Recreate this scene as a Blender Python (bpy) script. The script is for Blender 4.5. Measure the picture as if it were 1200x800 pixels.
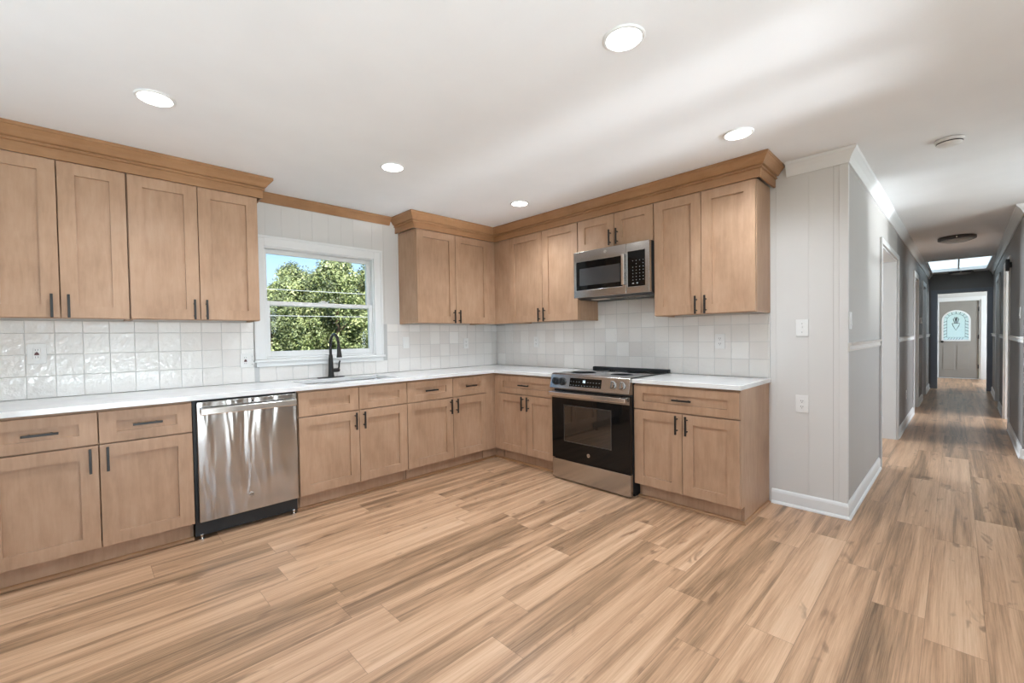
import bpy, bmesh, math, random
from mathutils import Vector, Matrix
R = math.radians
for o in list(bpy.data.objects):
    bpy.data.objects.remove(o)
scene = bpy.context.scene
C = scene.collection

# ------------------------------------------------------------------ camera
cam_d = bpy.data.cameras.new('camera')
cam = bpy.data.objects.new('camera', cam_d)
C.objects.link(cam)
cam_d.sensor_fit = 'HORIZONTAL'
cam_d.sensor_width = 36.0
cam_d.lens = 508.466 / 1200 * 36
cam_d.shift_x = 8.744 / 1200
cam_d.shift_y = 6.177 / 1200
cam_d.clip_start = 0.05
cam_d.clip_end = 300
cam.matrix_world = (Matrix.Translation((-3.613, -3.888, 1.244)) @ Matrix.Rotation(R(-43.876), 4, 'Z')
                    @ Matrix.Rotation(R(90 - 1.259), 4, 'X') @ Matrix.Rotation(R(-0.894), 4, 'Z'))
scene.camera = cam

# ------------------------------------------------------------------ view
vs = scene.view_settings
vs.view_transform = 'Standard'
vs.look = 'None'
vs.gamma = 1.0
vs.use_curve_mapping = False
vs.exposure = 0.58

# ------------------------------------------------------------------ sky
SKY = 1.0
world = bpy.data.worlds.new('sky')
scene.world = world
world.use_nodes = True
nt = world.node_tree
nt.nodes.clear()
wo = nt.nodes.new('ShaderNodeOutputWorld')
bg = nt.nodes.new('ShaderNodeBackground')
tc = nt.nodes.new('ShaderNodeTexCoord')
sx = nt.nodes.new('ShaderNodeSeparateXYZ')
cr = nt.nodes.new('ShaderNodeValToRGB')
cr.color_ramp.elements[0].position = 0.0
cr.color_ramp.elements[0].color = (0.84, 0.93, 1.0, 1)
cr.color_ramp.elements[1].position = 0.5
cr.color_ramp.elements[1].color = (0.12, 0.34, 0.85, 1)
e_ = cr.color_ramp.elements.new(0.2)
e_.color = (0.36, 0.64, 1.0, 1)
nt.links.new(tc.outputs['Generated'], sx.inputs[0])
nt.links.new(sx.outputs['Z'], cr.inputs[0])
nt.links.new(cr.outputs[0], bg.inputs['Color'])
bg.inputs['Strength'].default_value = SKY
nt.links.new(bg.outputs[0], wo.inputs[0])

# ------------------------------------------------------------------ sun, window daylight and added lamps
def light(name, kind, loc, energy, target=None, size=None, color=(1, 1, 1), spread=None, angle=None):
    d = bpy.data.lights.new(name, kind)
    d.energy = energy
    d.color = color
    if kind == 'AREA':
        d.shape = 'RECTANGLE'
        d.size, d.size_y = size
        if spread:
            d.spread = R(spread)
    if kind == 'SUN':
        d.angle = R(angle or 0.6)
    o = bpy.data.objects.new(name, d)
    C.objects.link(o)
    o.location = loc
    if target is not None:
        o.rotation_euler = (Vector(target) - Vector(loc)).to_track_quat('-Z', 'Y').to_euler()
    return o

light('sun', 'SUN', (-4, -20, 20), 6.0, target=(2, 0, 0), color=(1.0, 0.95, 0.86))
DAY = (0.80, 0.91, 1.0)
# daylight entering by the patio door and the windows behind the camera
light('daylight_patio_door', 'AREA', (-3.3, -5.80, 1.05), 20, target=(-3.3, 0, 1.15), size=(1.75, 2.0), color=DAY)
light('daylight_side_window', 'AREA', (-6.72, -3.2, 1.35), 9, target=(0, -3.0, 1.35), size=(2.3, 1.3), color=DAY)
light('daylight_kitchen_nook', 'AREA', (-1.225, -5.80, 1.70), 9, target=(-1.225, 0, 1.5), size=(0.95, 0.68), color=DAY)
light('daylight_dining_window', 'AREA', (1.55, -5.80, 1.45), 34, target=(1.55, 0, 1.4), size=(1.15, 1.15), color=DAY)
# unseen lamps added low outdoors: ceiling fill and streaks, like bounced sun
light('patio_bounce_door', 'AREA', (-3.3, -6.4, 0.05), 75, target=(-3.2, -5.4, 1.15), size=(1.7, 0.6), color=(0.80, 0.91, 1.0), spread=100)
light('yard_bounce_side', 'AREA', (-8.2, -3.2, 0.05), 66, target=(-7.2, -3.1, 0.85), size=(1.8, 0.6), color=(0.80, 0.91, 1.0), spread=90)
light('added_streak_lamp_nook', 'AREA', (-1.25, -13.6, 0.10), 8, target=(-1.25, -3.4, 2.44), size=(0.9, 0.4), color=(0.88, 0.94, 1.0), spread=13)
light('added_streak_lamp_dining', 'AREA', (1.55, -13.6, 0.10), 6, target=(1.55, -3.5, 2.3), size=(0.9, 0.4), color=(0.88, 0.94, 1.0), spread=13)
light('side_room_daylight', 'AREA', (2.3, 0.25, 1.45), 120, target=(2.3, -3.0, 1.2), size=(1.5, 1.1), color=(0.84, 0.93, 1.0))
light('added_hall_fill', 'AREA', (5.2, -6.75, 1.45), 80, target=(5.0, -3.5, 0.9), size=(2.0, 1.2), color=(0.86, 0.94, 1.0))  # unseen lamp added to brighten the hall through the open doorway
light('added_foyer_fill', 'AREA', (11.2, -6.3, 1.4), 85, target=(11.2, -3, 0.9), size=(1.2, 1.2), color=DAY)  # unseen lamp added outside to brighten the foyer

# ================================================================== helpers
class MB:
    def __init__(s):
        s.bm = bmesh.new()
    def v(s, p):
        return s.bm.verts.new(p)
    def f(s, vs_):
        return s.bm.faces.new(vs_)
    def box(s, x0, x1, y0, y1, z0, z1):
        if x0 > x1: x0, x1 = x1, x0
        if y0 > y1: y0, y1 = y1, y0
        if z0 > z1: z0, z1 = z1, z0
        p = [s.v((x, y, z)) for z in (z0, z1) for y in (y0, y1) for x in (x0, x1)]
        for q in ((0, 2, 3, 1), (4, 5, 7, 6), (0, 1, 5, 4), (2, 6, 7, 3), (0, 4, 6, 2), (1, 3, 7, 5)):
            s.f([p[i] for i in q])
        return p
    def prism(s, poly, axis, a, b):
        """extrude a 2-D polygon along an axis: axis x -> poly is (y,z), y -> (x,z), z -> (x,y)"""
        def mk(q, t):
            return {'x': (t, q[0], q[1]), 'y': (q[0], t, q[1]), 'z': (q[0], q[1], t)}[axis]
        A = [s.v(mk(q, a)) for q in poly]
        B = [s.v(mk(q, b)) for q in poly]
        n = len(poly)
        s.f(A[::-1]); s.f(B)
        for i in range(n):
            s.f([A[i], A[(i + 1) % n], B[(i + 1) % n], B[i]])
    def lathe(s, prof, origin=(0, 0, 0), axis='z', n=24):
        """prof: list of (radius, height along axis)"""
        ox, oy, oz = origin
        rings = []
        for r, h in prof:
            if r < 1e-6:
                p = {'z': (ox, oy, oz + h), 'y': (ox, oy + h, oz), 'x': (ox + h, oy, oz)}[axis]
                rings.append([s.v(p)])
            else:
                ring = []
                for k in range(n):
                    c, d = r * math.cos(2 * math.pi * k / n), r * math.sin(2 * math.pi * k / n)
                    ring.append(s.v({'z': (ox + c, oy + d, oz + h), 'y': (ox + c, oy + h, oz + d), 'x': (ox + h, oy + c, oz + d)}[axis]))
                rings.append(ring)
        for A, B in zip(rings[:-1], rings[1:]):
            if len(A) == 1 and len(B) == 1: continue
            for k in range(n):
                k2 = (k + 1) % n
                if len(A) == 1: s.f([A[0], B[k2], B[k]])
                elif len(B) == 1: s.f([A[k], A[k2], B[0]])
                else: s.f([A[k], A[k2], B[k2], B[k]])
        if len(rings[0]) > 1: s.f(rings[0][::-1])
        if len(rings[-1]) > 1: s.f(rings[-1])
    def tube(s, pts, rad, n=10):
        pts = [Vector(p) for p in pts]
        rads = rad if isinstance(rad, (list, tuple)) else [rad] * len(pts)
        rings = []
        up = None
        for i, p in enumerate(pts):
            t = (pts[min(i + 1, len(pts) - 1)] - pts[max(i - 1, 0)]).normalized()
            if up is None:
                up = Vector((0, 0, 1)) if abs(t.z) < 0.9 else Vector((1, 0, 0))
            a = t.cross(up).normalized()
            b = a.cross(t).normalized()
            up = b
            rings.append([s.v(p + (a * math.cos(2 * math.pi * k / n) + b * math.sin(2 * math.pi * k / n)) * rads[i]) for k in range(n)])
        for A, B in zip(rings[:-1], rings[1:]):
            for k in range(n):
                s.f([A[k], A[(k + 1) % n], B[(k + 1) % n], B[k]])
        s.f(rings[0][::-1]); s.f(rings[-1])
    def sweep(s, path, prof, side=1):
        """mitred moulding: path = plan points, prof = closed polygon of (outward, z); side=1: outward is to the right of travel"""
        P = [Vector((p[0], p[1])) for p in path]
        rings = []
        for i, p in enumerate(P):
            ds = []
            if i > 0: ds.append((P[i] - P[i - 1]).normalized())
            if i < len(P) - 1: ds.append((P[i + 1] - P[i]).normalized())
            ns = [Vector((d.y, -d.x)) * side for d in ds]
            if len(ns) == 2:
                m = (ns[0] + ns[1]).normalized()
                m = m / max(0.2, m.dot(ns[0]))
            else:
                m = ns[0]
            rings.append([s.v((p.x + m.x * o, p.y + m.y * o, z)) for o, z in prof])
        n = len(prof)
        for A, B in zip(rings[:-1], rings[1:]):
            for k in range(n):
                s.f([A[k], A[(k + 1) % n], B[(k + 1) % n], B[k]])
        s.f(rings[0][::-1]); s.f(rings[-1])
    def cells(s, xs, ys, keep, z0, z1):
        """solid slab made of the kept cells of an x/y grid (holes where keep() is False)"""
        nx, ny = len(xs) - 1, len(ys) - 1
        K = [[keep((xs[i] + xs[i + 1]) / 2, (ys[j] + ys[j + 1]) / 2) for j in range(ny)] for i in range(nx)]
        T, B = {}, {}
        def g(d, i, j, z):
            if (i, j) not in d: d[(i, j)] = s.v((xs[i], ys[j], z))
            return d[(i, j)]
        for i in range(nx):
            for j in range(ny):
                if not K[i][j]: continue
                q = [(i, j), (i + 1, j), (i + 1, j + 1), (i, j + 1)]
                s.f([g(T, a, b, z1) for a, b in q])
                s.f([g(B, a, b, z0) for a, b in q[::-1]])
                for (a, b), (c, d), (ni, nj) in (((i, j), (i + 1, j), (i, j - 1)), ((i + 1, j), (i + 1, j + 1), (i + 1, j)),
                                                 ((i + 1, j + 1), (i, j + 1), (i, j + 1)), ((i, j + 1), (i, j), (i - 1, j))):
                    if 0 <= ni < nx and 0 <= nj < ny and K[ni][nj]: continue
                    s.f([g(B, a, b, z0), g(B, c, d, z0), g(T, c, d, z1), g(T, a, b, z1)])

def obj(name, mb, mat, parent=None, bevel=0, smooth=False, loc=None, rotz=0, seg=2, rot=None):
    bm = mb.bm
    bmesh.ops.recalc_face_normals(bm, faces=bm.faces[:])
    if smooth:
        for f in bm.faces: f.smooth = True
        for e in bm.edges:
            if len(e.link_faces) == 2 and e.calc_face_angle(0) > R(38): e.smooth = False
    me = bpy.data.meshes.new(name)
    bm.to_mesh(me); bm.free()
    me.materials.append(mat)
    o = bpy.data.objects.new(name, me)
    C.objects.link(o)
    if parent: o.parent = parent
    if loc: o.location = loc
    o.rotation_euler = rot if rot else (0, 0, rotz)
    if bevel:
        b = o.modifiers.new('bevel', 'BEVEL')
        b.width = bevel; b.segments = seg; b.limit_method = 'ANGLE'; b.angle_limit = R(40)
        b.harden_normals = False
    return o

def tag(o, label, cat, group=None, kind=None):
    o['label'] = label; o['category'] = cat
    if group: o['group'] = group
    if kind: o['kind'] = kind
    return o

def thing(name, label, cat, loc=(0, 0, 0), rotz=0, group=None):
    o = bpy.data.objects.new(name, None)
    o.empty_display_size = 0.1
    C.objects.link(o)
    o.location = loc; o.rotation_euler = (0, 0, rotz)
    return tag(o, label, cat, group)

STRUCT = {'wall': 'wall', 'floor': 'floor', 'ceiling': 'ceiling', 'window': 'window', 'door': 'door', 'baseboard': 'baseboard', 'trim': 'trim'}
def struct(o, label):
    o['kind'] = 'structure'
    o['label'] = label
    o['category'] = STRUCT[o.name.split('_')[0].split('.')[0]]
    return o

def copy_tree(o, parent=None):
    c = o.copy(); C.objects.link(c)
    if parent: c.parent = parent
    for ch in list(o.children): copy_tree(ch, c)
    return c

# ================================================================== materials
def srgb(r, g, b):
    def f(c):
        c /= 255
        return c / 12.92 if c <= 0.04045 else ((c + 0.055) / 1.055) ** 2.4
    return (f(r), f(g), f(b), 1)

class N:
    def __init__(s, name):
        s.m = bpy.data.materials.new(name)
        s.m.use_nodes = True
        s.t = s.m.node_tree
        s.b = s.t.nodes['Principled BSDF']
    def n(s, ty, **kw):
        x = s.t.nodes.new(ty)
        for k, val in kw.items():
            if k.startswith('i_'): x.inputs[k[2:]].default_value = val
            else: setattr(x, k, val)
        return x
    def l(s, a, b):
        s.t.links.new(a, b)
    def math(s, op, a, b=None, c=None):
        x = s.n('ShaderNodeMath', operation=op)
        for i, q in enumerate((a, b, c)):
            if q is None: continue
            if isinstance(q, (int, float)): x.inputs[i].default_value = q
            else: s.l(q, x.inputs[i])
        return x.outputs[0]
    def ramp(s, fac, stops, interp='LINEAR'):
        x = s.n('ShaderNodeValToRGB')
        x.color_ramp.interpolation = interp
        els = x.color_ramp.elements
        els[0].position, els[0].color = stops[0]
        els[1].position, els[1].color = stops[-1]
        for p, c in stops[1:-1]:
            els.new(p).color = c
        s.l(fac, x.inputs[0])
        return x.outputs[0]
    def noise(s, vec, scale, detail=3, rough=0.5, dist=0):
        x = s.n('ShaderNodeTexNoise')
        x.inputs['Scale'].default_value = scale
        x.inputs['Detail'].default_value = detail
        x.inputs['Roughness'].default_value = rough
        x.inputs['Distortion'].default_value = dist
        if vec is not None: s.l(vec, x.inputs['Vector'])
        return x.outputs[0]
    def mapping(s, vec, scale=(1, 1, 1), loc=(0, 0, 0)):
        x = s.n('ShaderNodeMapping')
        x.inputs['Scale'].default_value = scale
        x.inputs['Location'].default_value = loc
        s.l(vec, x.inputs['Vector'])
        return x.outputs[0]
    def coord(s, kind='Object'):
        return s.n('ShaderNodeTexCoord').outputs[kind]
    def bump(s, h, strength, dist=0.002):
        x = s.n('ShaderNodeBump')
        x.inputs['Strength'].default_value = strength
        x.inputs['Distance'].default_value = dist
        s.l(h, x.inputs['Height'])
        s.l(x.outputs[0], s.b.inputs['Normal'])
    def set(s, **kw):
        for k, val in kw.items():
            s.b.inputs[k.replace('_', ' ')].default_value = val
        return s

def plain(name, col, rough=0.5, metal=0.0, spec=0.5, var=0.04, vs=6.0):
    """one-colour paint/plastic/metal with a faint procedural mottle"""
    m = N(name)
    c = m.noise(m.coord(), vs, 3)
    d = tuple(x * (1 - var) for x in col[:3]) + (1,)
    u = tuple(min(1, x * (1 + var)) for x in col[:3]) + (1,)
    m.l(m.ramp(c, [(0.3, d), (0.7, u)]), m.b.inputs['Base Color'])
    m.set(Roughness=rough, Metallic=metal)
    m.b.inputs['Specular IOR Level'].default_value = spec
    return m.m

def wood_mat(name, light_, mid, dark, grain=(7, 7, 0.9), rough=0.42):
    m = N(name)
    co = m.coord()
    oi = m.n('ShaderNodeObjectInfo')
    off = m.n('ShaderNodeVectorMath', operation='ADD')
    rnd = m.n('ShaderNodeCombineXYZ')
    k = m.math('MULTIPLY', oi.outputs['Random'], 13.0)
    m.l(k, rnd.inputs[0]); m.l(k, rnd.inputs[1]); m.l(k, rnd.inputs[2])
    m.l(co, off.inputs[0]); m.l(rnd.outputs[0], off.inputs[1])
    a = m.noise(m.mapping(off.outputs[0], grain), 6.0, 5, 0.62, 0.4)
    b = m.noise(m.mapping(off.outputs[0], (2.2, 2.2, 1.4)), 2.4, 4, 0.6)
    mix = m.math('ADD', m.math('MULTIPLY', a, 0.45), m.math('MULTIPLY', b, 0.55))
    m.l(m.ramp(mix, [(0.30, dark), (0.5, mid), (0.72, light_)]), m.b.inputs['Base Color'])
    m.set(Roughness=rough)
    m.b.inputs['Specular IOR Level'].default_value = 0.4
    m.bump(a, 0.05, 0.001)
    return m.m

WOOD = wood_mat('stained_maple', srgb(192, 158, 131), srgb(179, 144, 116), srgb(162, 127, 100))
WOOD_H = wood_mat('stained_maple_molding', srgb(176, 134, 96), srgb(162, 120, 84), srgb(148, 107, 72), grain=(1.0, 1.0, 7))
WOOD_IN = wood_mat('cabinet_inside', srgb(150, 112, 80), srgb(132, 96, 66), srgb(112, 80, 54))
BLACK = plain('matte_black_metal', (0.012, 0.010, 0.009, 1), 0.38, 0.0, 0.5)
BLACKPL = plain('black_plastic', (0.014, 0.016, 0.018, 1), 0.45)
WHITE = plain('white_trim_paint', (0.80, 0.80, 0.79, 1), 0.35, var=0.01)
PLASTIC = plain('white_plastic', (0.82, 0.81, 0.79, 1), 0.3, var=0.01)
DARKSLOT = plain('dark_slot', (0.03, 0.02, 0.02, 1), 0.5)
WALLP = plain('greige_wall_paint', srgb(216, 213, 209), 0.6, spec=0.3, var=0.015, vs=2.0)
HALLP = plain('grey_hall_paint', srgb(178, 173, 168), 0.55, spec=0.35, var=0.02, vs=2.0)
HALLD = plain('dark_grey_hall_paint', srgb(140, 137, 135), 0.5, spec=0.4, var=0.02, vs=2.0)  # hall dimness put into the colour: a darker copy of the hall paint
DOORP = plain('taupe_door_paint', srgb(150, 145, 138), 0.45, var=0.02)
SLATE = plain('slate_trim_paint', srgb(140, 144, 154), 0.45, var=0.02)

def ceiling_mat():
    m = N('ceiling_paint')
    co = m.coord()
    h = m.noise(co, 70.0, 3, 0.6)
    m.l(m.ramp(m.noise(co, 3.0, 3), [(0.3, (0.84, 0.84, 0.845, 1)), (0.7, (0.87, 0.87, 0.875, 1))]), m.b.inputs['Base Color'])
    m.set(Roughness=0.75)
    m.bump(h, 0.10, 0.004)
    return m.m
CEIL = ceiling_mat()

def floor_mat():
    m = N('plank_floor')
    PW, PL = 0.178, 1.22
    s = m.n('ShaderNodeSeparateXYZ'); m.l(m.coord(), s.inputs[0])
    x, y = s.outputs[0], s.outputs[1]
    ry = m.math('DIVIDE', m.math('ADD', y, 20.0), PW)
    row = m.math('FLOOR', ry)
    wr = m.n('ShaderNodeTexWhiteNoise', noise_dimensions='1D'); m.l(row, wr.inputs['W'])
    px = m.math('ADD', m.math('DIVIDE', m.math('ADD', x, 40.0), PL), m.math('MULTIPLY', wr.outputs['Value'], 7.0))
    pid = m.math('FLOOR', px)
    cv = m.n('ShaderNodeCombineXYZ'); m.l(row, cv.inputs[0]); m.l(pid, cv.inputs[1])
    wn = m.n('ShaderNodeTexWhiteNoise', noise_dimensions='2D'); m.l(cv.outputs[0], wn.inputs['Vector'])
    rnd = wn.outputs['Value']
    wn2 = m.n('ShaderNodeSeparateColor'); m.l(wn.outputs['Color'], wn2.inputs[0])
    # grain coordinates, different on every plank
    gx = m.math('ADD', m.math('MULTIPLY', x, 0.42), m.math('MULTIPLY', wn2.outputs[0], 53.0))
    gy = m.math('ADD', m.math('MULTIPLY', y, 10.0), m.math('MULTIPLY', wn2.outputs[1], 91.0))
    gv = m.n('ShaderNodeCombineXYZ'); m.l(gx, gv.inputs[0]); m.l(gy, gv.inputs[1]); m.l(m.math('MULTIPLY', rnd, 30.0), gv.inputs[2])
    a = m.noise(gv.outputs[0], 1.3, 4, 0.58, 0.7)          # broad cathedral bands
    fine = m.noise(m.mapping(gv.outputs[0], (2.2, 4.5, 1)), 4.0, 6, 0.7, 0.2)
    knot = m.noise(m.mapping(gv.outputs[0], (5.5, 0.75, 1)), 1.7, 3, 0.5, 0.5)
    tone = m.math('ADD', m.math('MULTIPLY', a, 0.62), m.math('MULTIPLY', fine, 0.38))
    tone = m.math('ADD', tone, m.math('MULTIPLY', m.math('SUBTRACT', rnd, 0.42), 0.12))
    tone = m.math('MULTIPLY_ADD', tone, 1.16, -0.09)
    base = m.ramp(tone, [(0.28, srgb(106, 82, 62)), (0.40, srgb(152, 120, 92)), (0.50, srgb(188, 149, 117)), (0.60, srgb(207, 169, 136)), (0.74, srgb(221, 187, 156))])
    kf = m.ramp(knot, [(0.63, (0, 0, 0, 1)), (0.72, (1, 1, 1, 1))])
    mk = m.n('ShaderNodeMix', data_type='RGBA')
    m.l(m.math('MULTIPLY', kf, 0.55), mk.inputs[0]); m.l(base, mk.inputs[6]); mk.inputs[7].default_value = srgb(96, 70, 52)
    # seams
    fy = m.math('FRACT', ry); fx = m.math('FRACT', px)
    ey = m.math('MINIMUM', fy, m.math('SUBTRACT', 1.0, fy))
    ex = m.math('MINIMUM', fx, m.math('SUBTRACT', 1.0, fx))
    sy = m.math('LESS_THAN', ey, 0.006); sx_ = m.math('LESS_THAN', ex, 0.0010)
    seam = m.math('MAXIMUM', sy, sx_)
    ms = m.n('ShaderNodeMix', data_type='RGBA')
    m.l(m.math('MULTIPLY', seam, 0.42), ms.inputs[0]); m.l(mk.outputs[2], ms.inputs[6]); ms.inputs[7].default_value = srgb(84, 62, 46)
    m.l(ms.outputs[2], m.b.inputs['Base Color'])
    m.l(m.ramp(fine, [(0.3, (0.28, 0.28, 0.28, 1)), (0.7, (0.38, 0.38, 0.38, 1))]), m.b.inputs['Roughness'])
    m.b.inputs['Specular IOR Level'].default_value = 0.45
    m.bump(m.math('SUBTRACT', m.math('MULTIPLY', fine, 0.4), seam), 0.12, 0.0015)
    return m.m
FLOOR = floor_mat()

def tile_mat():
    m = N('white_zellige_glaze')
    at = m.n('ShaderNodeAttribute', attribute_name='tint')
    m.l(m.ramp(at.outputs['Fac'], [(0.0, srgb(231, 226, 221)), (0.35, srgb(236, 232, 227)), (1.0, srgb(243, 240, 236))]), m.b.inputs['Base Color'])
    co = m.coord()
    h = m.math('ADD', m.noise(co, 26.0, 2, 0.5), m.math('MULTIPLY', m.noise(co, 60.0, 2, 0.5), 0.25))
    m.set(Roughness=0.07)
    m.b.inputs['Specular IOR Level'].default_value = 0.6
    m.bump(h, 0.6, 0.006)
    return m.m
TILE = tile_mat()
GROUT = plain('grey_grout', srgb(196, 195, 193), 0.8)

def quartz_mat():
    m = N('white_quartz')
    n = m.noise(m.coord(), 5.0, 6, 0.6, 1.2)
    m.l(m.ramp(n, [(0.35, (0.76, 0.76, 0.75, 1)), (0.6, (0.83, 0.83, 0.82, 1))]), m.b.inputs['Base Color'])
    m.set(Roughness=0.14)
    return m.m
QUARTZ = quartz_mat()

def steel_mat(name, wav=0.0, col=(0.48, 0.465, 0.45, 1), rough=0.18, stretch=(1, 1, 60)):
    m = N(name)
    co = m.coord()
    br = m.noise(m.mapping(co, stretch), 14.0, 3, 0.6)
    m.l(m.ramp(br, [(0.3, tuple(c * 0.93 for c in col[:3]) + (1,)), (0.7, col)]), m.b.inputs['Base Color'])
    m.set(Metallic=1.0, Roughness=rough)
    if wav:
        h = m.noise(m.mapping(co, (1.0, 1.0, 0.14)), 9.0, 2, 0.4, 0.4)
        m.bump(h, wav, 0.02)
    return m.m
STEEL = steel_mat('brushed_stainless')
STEELW = steel_mat('rippled_stainless', 1.0)
STEELB = steel_mat('bright_steel', 0.0, (0.78, 0.77, 0.75, 1), 0.16)
BGLASS = plain('black_glass', (0.005, 0.005, 0.005, 1), 0.04, 0, 0.28)
WGLASS = plain('oven_window_glass', (0.030, 0.022, 0.016, 1), 0.03, 0, 0.8)
MGLASS = plain('microwave_window_mesh', (0.045, 0.047, 0.05, 1), 0.10, 0, 0.8)

def emit_mat(name, col, st):
    m = N(name)
    m.set(Roughness=0.5)
    m.b.inputs['Base Color'].default_value = col
    m.b.inputs['Emission Color'].default_value = col
    m.b.inputs['Emission Strength'].default_value = st
    return m.m
LEDS = emit_mat('lit_led_diffuser', (1.0, 0.97, 0.92, 1), 9.0)
DIGIT = emit_mat('lit_display_digits', (0.75, 0.90, 1.0, 1), 1.2)
PRINT = plain('printed_grey_marks', (0.32, 0.33, 0.34, 1), 0.5)
SKYL = emit_mat('lit_skylight_diffuser', (0.76, 0.92, 1.0, 1), 0.85)

def glass_mat(name, tint=(1, 1, 1, 1), gloss=0.06):
    m = N(name)
    t = m.t
    tr = m.n('ShaderNodeBsdfTransparent'); tr.inputs[0].default_value = tint
    gl = m.n('ShaderNodeBsdfGlossy'); gl.inputs['Roughness'].default_value = 0.02
    fr = m.n('ShaderNodeLayerWeight'); fr.inputs[0].default_value = 0.25
    mx = m.n('ShaderNodeMixShader')
    m.l(m.math('MULTIPLY', fr.outputs['Fresnel'], gloss * 8), mx.inputs[0])
    m.l(tr.outputs[0], mx.inputs[1]); m.l(gl.outputs[0], mx.inputs[2])
    m.l(mx.outputs[0], t.nodes['Material Output'].inputs[0])
    return m.m
GLASS = glass_mat('window_glass', (0.97, 0.98, 0.98, 1))

def leaded_mat():
    m = N('leaded_glass')
    t = m.t
    tr = m.n('ShaderNodeBsdfTransparent')
    tl = m.n('ShaderNodeBsdfTranslucent')
    v = m.n('ShaderNodeTexVoronoi'); v.inputs['Scale'].default_value = 34
    m.l(m.coord(), v.inputs['Vector'])
    c = m.ramp(v.outputs['Distance'], [(0.0, (0.88, 0.97, 0.95, 1)), (0.6, (1, 1, 0.98, 1))])
    m.l(c, tr.inputs[0]); m.l(c, tl.inputs[0])
    mx = m.n('ShaderNodeMixShader'); mx.inputs[0].default_value = 0.55
    m.l(tr.outputs[0], mx.inputs[1]); m.l(tl.outputs[0], mx.inputs[2])
    m.l(mx.outputs[0], t.nodes['Material Output'].inputs[0])
    return m.m
LEADED = leaded_mat()

def leaf_mat():
    m = N('tree_leaves')
    oi = m.n('ShaderNodeAttribute', attribute_name='tint')
    m.l(m.ramp(oi.outputs['Fac'], [(0.0, srgb(92, 100, 66)), (0.5, srgb(164, 174, 112)), (1.0, srgb(212, 216, 158))]), m.b.inputs['Base Color'])
    m.set(Roughness=0.55)
    m.b.inputs['Subsurface Weight'].default_value = 0.0
    return m.m
LEAF = leaf_mat()
BARK = plain('bark', srgb(96, 78, 60), 0.9, var=0.2, vs=20)
LAWN = plain('lawn_grass', srgb(120, 140, 70), 0.9, var=0.2, vs=8)
CABLE = plain('grey_cable', (0.6, 0.6, 0.6, 1), 0.5)

# ================================================================== room shell
ZC = 2.44
YW = -3.392          # hall side of the corner
HA = R(-0.576)       # the hall runs a hair out of square
HW = 0.916
HLOC = (0, YW, 0)
def hp(s, w):        # hall frame -> plan
    return (s * math.cos(HA) + w * math.sin(HA), YW + s * math.sin(HA) - w * math.cos(HA))
WEST, SOUTH, EAST = -6.5, -5.6, 2.83

m = MB(); m.box(-6.7, 13.2, -6.6, 0.2, -0.12, 0.0)
struct(obj('floor', m, FLOOR), 'warm brown wood plank floor of kitchen and hall')
m = MB()
m.cells([-7.4, 6.85, 8.9, 13.4], [-6.9, -4.30, -3.54, 0.9], lambda x, y: not (6.85 < x < 8.9 and -4.30 < y < -3.54), ZC, ZC + 0.12)  # slab carried past the walls as an unseen overhang against the sun
struct(obj('ceiling', m, CEIL), 'white textured ceiling')

def boards(mb, edges, fixed, a, b, rects, axis):
    """panelling: boards between groove positions on a wall plane; rects = openings (u0,u1,z0,z1); front a, back b"""
    g = 0.0013
    for u0, u1 in zip(edges[:-1], edges[1:]):
        u0_, u1_ = u0 + g, u1 - g
        us = sorted({u0_, u1_} | {min(max(q, u0_), u1_) for r in rects for q in r[:2]})
        for ua, ub in zip(us[:-1], us[1:]):
            if ub - ua < 1e-4: continue
            mid = (ua + ub) / 2
            holes = sorted([(r[2], r[3]) for r in rects if r[0] < mid < r[1]])
            z = 0.0
            for h0, h1 in holes + [(ZC, ZC)]:
                if h0 - z > 1e-3:
                    if axis == 'x': mb.box(ua, ub, a, b, z, h0)
                    else: mb.box(a, b, ua, ub, z, h0)
                z = h1

random.seed(4)
# window opening in the kitchen wall
WX0, WX1, WZ0, WZ1 = -2.575, -1.605, 1.095, 2.02
m = MB()
m.cells([WEST, WX0, WX1, 0.12], [0, WZ0, WZ1, ZC], lambda x, z: not (WX0 < x < WX1 and WZ0 < z < WZ1), 0.0025, 0.12)
bmesh.ops.transform(m.bm, matrix=Matrix(((1, 0, 0, 0), (0, 0, 1, 0), (0, 1, 0, 0), (0, 0, 0, 1))), verts=m.bm.verts[:])
ed = [WEST]
while ed[-1] < -2.7: ed.append(ed[-1] + random.choice((0.10, 0.15, 0.2, 0.13)))
ed = [q for q in ed if q < -2.60] + [-2.549, -2.424, -2.281, -2.175, -2.035, -1.92, -1.805, -1.62, -1.50, -1.36, -1.2, -1.0, -0.8, -0.6, -0.4, -0.2, 0.0]
boards(m, ed, 0, 0.0, 0.006, [(WX0, WX1, WZ0, WZ1)], 'x')
struct(obj('wall_back', m, WALLP), 'pale panelled kitchen wall with the window')
m = MB()
m.box(0.0025, 0.12, YW + 0.0, 0.0, 0, ZC)
boards(m, [-3.388, -3.319, -3.182, -2.985, -2.8, -2.6, -2.3, -2.0, -1.7, -1.4, -1.0, -0.6, -0.3, 0.0], 0, 0.0, 0.006, [], 'y')
struct(obj('wall_right', m, WALLP), 'pale panelled kitchen wall behind the range')

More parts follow.
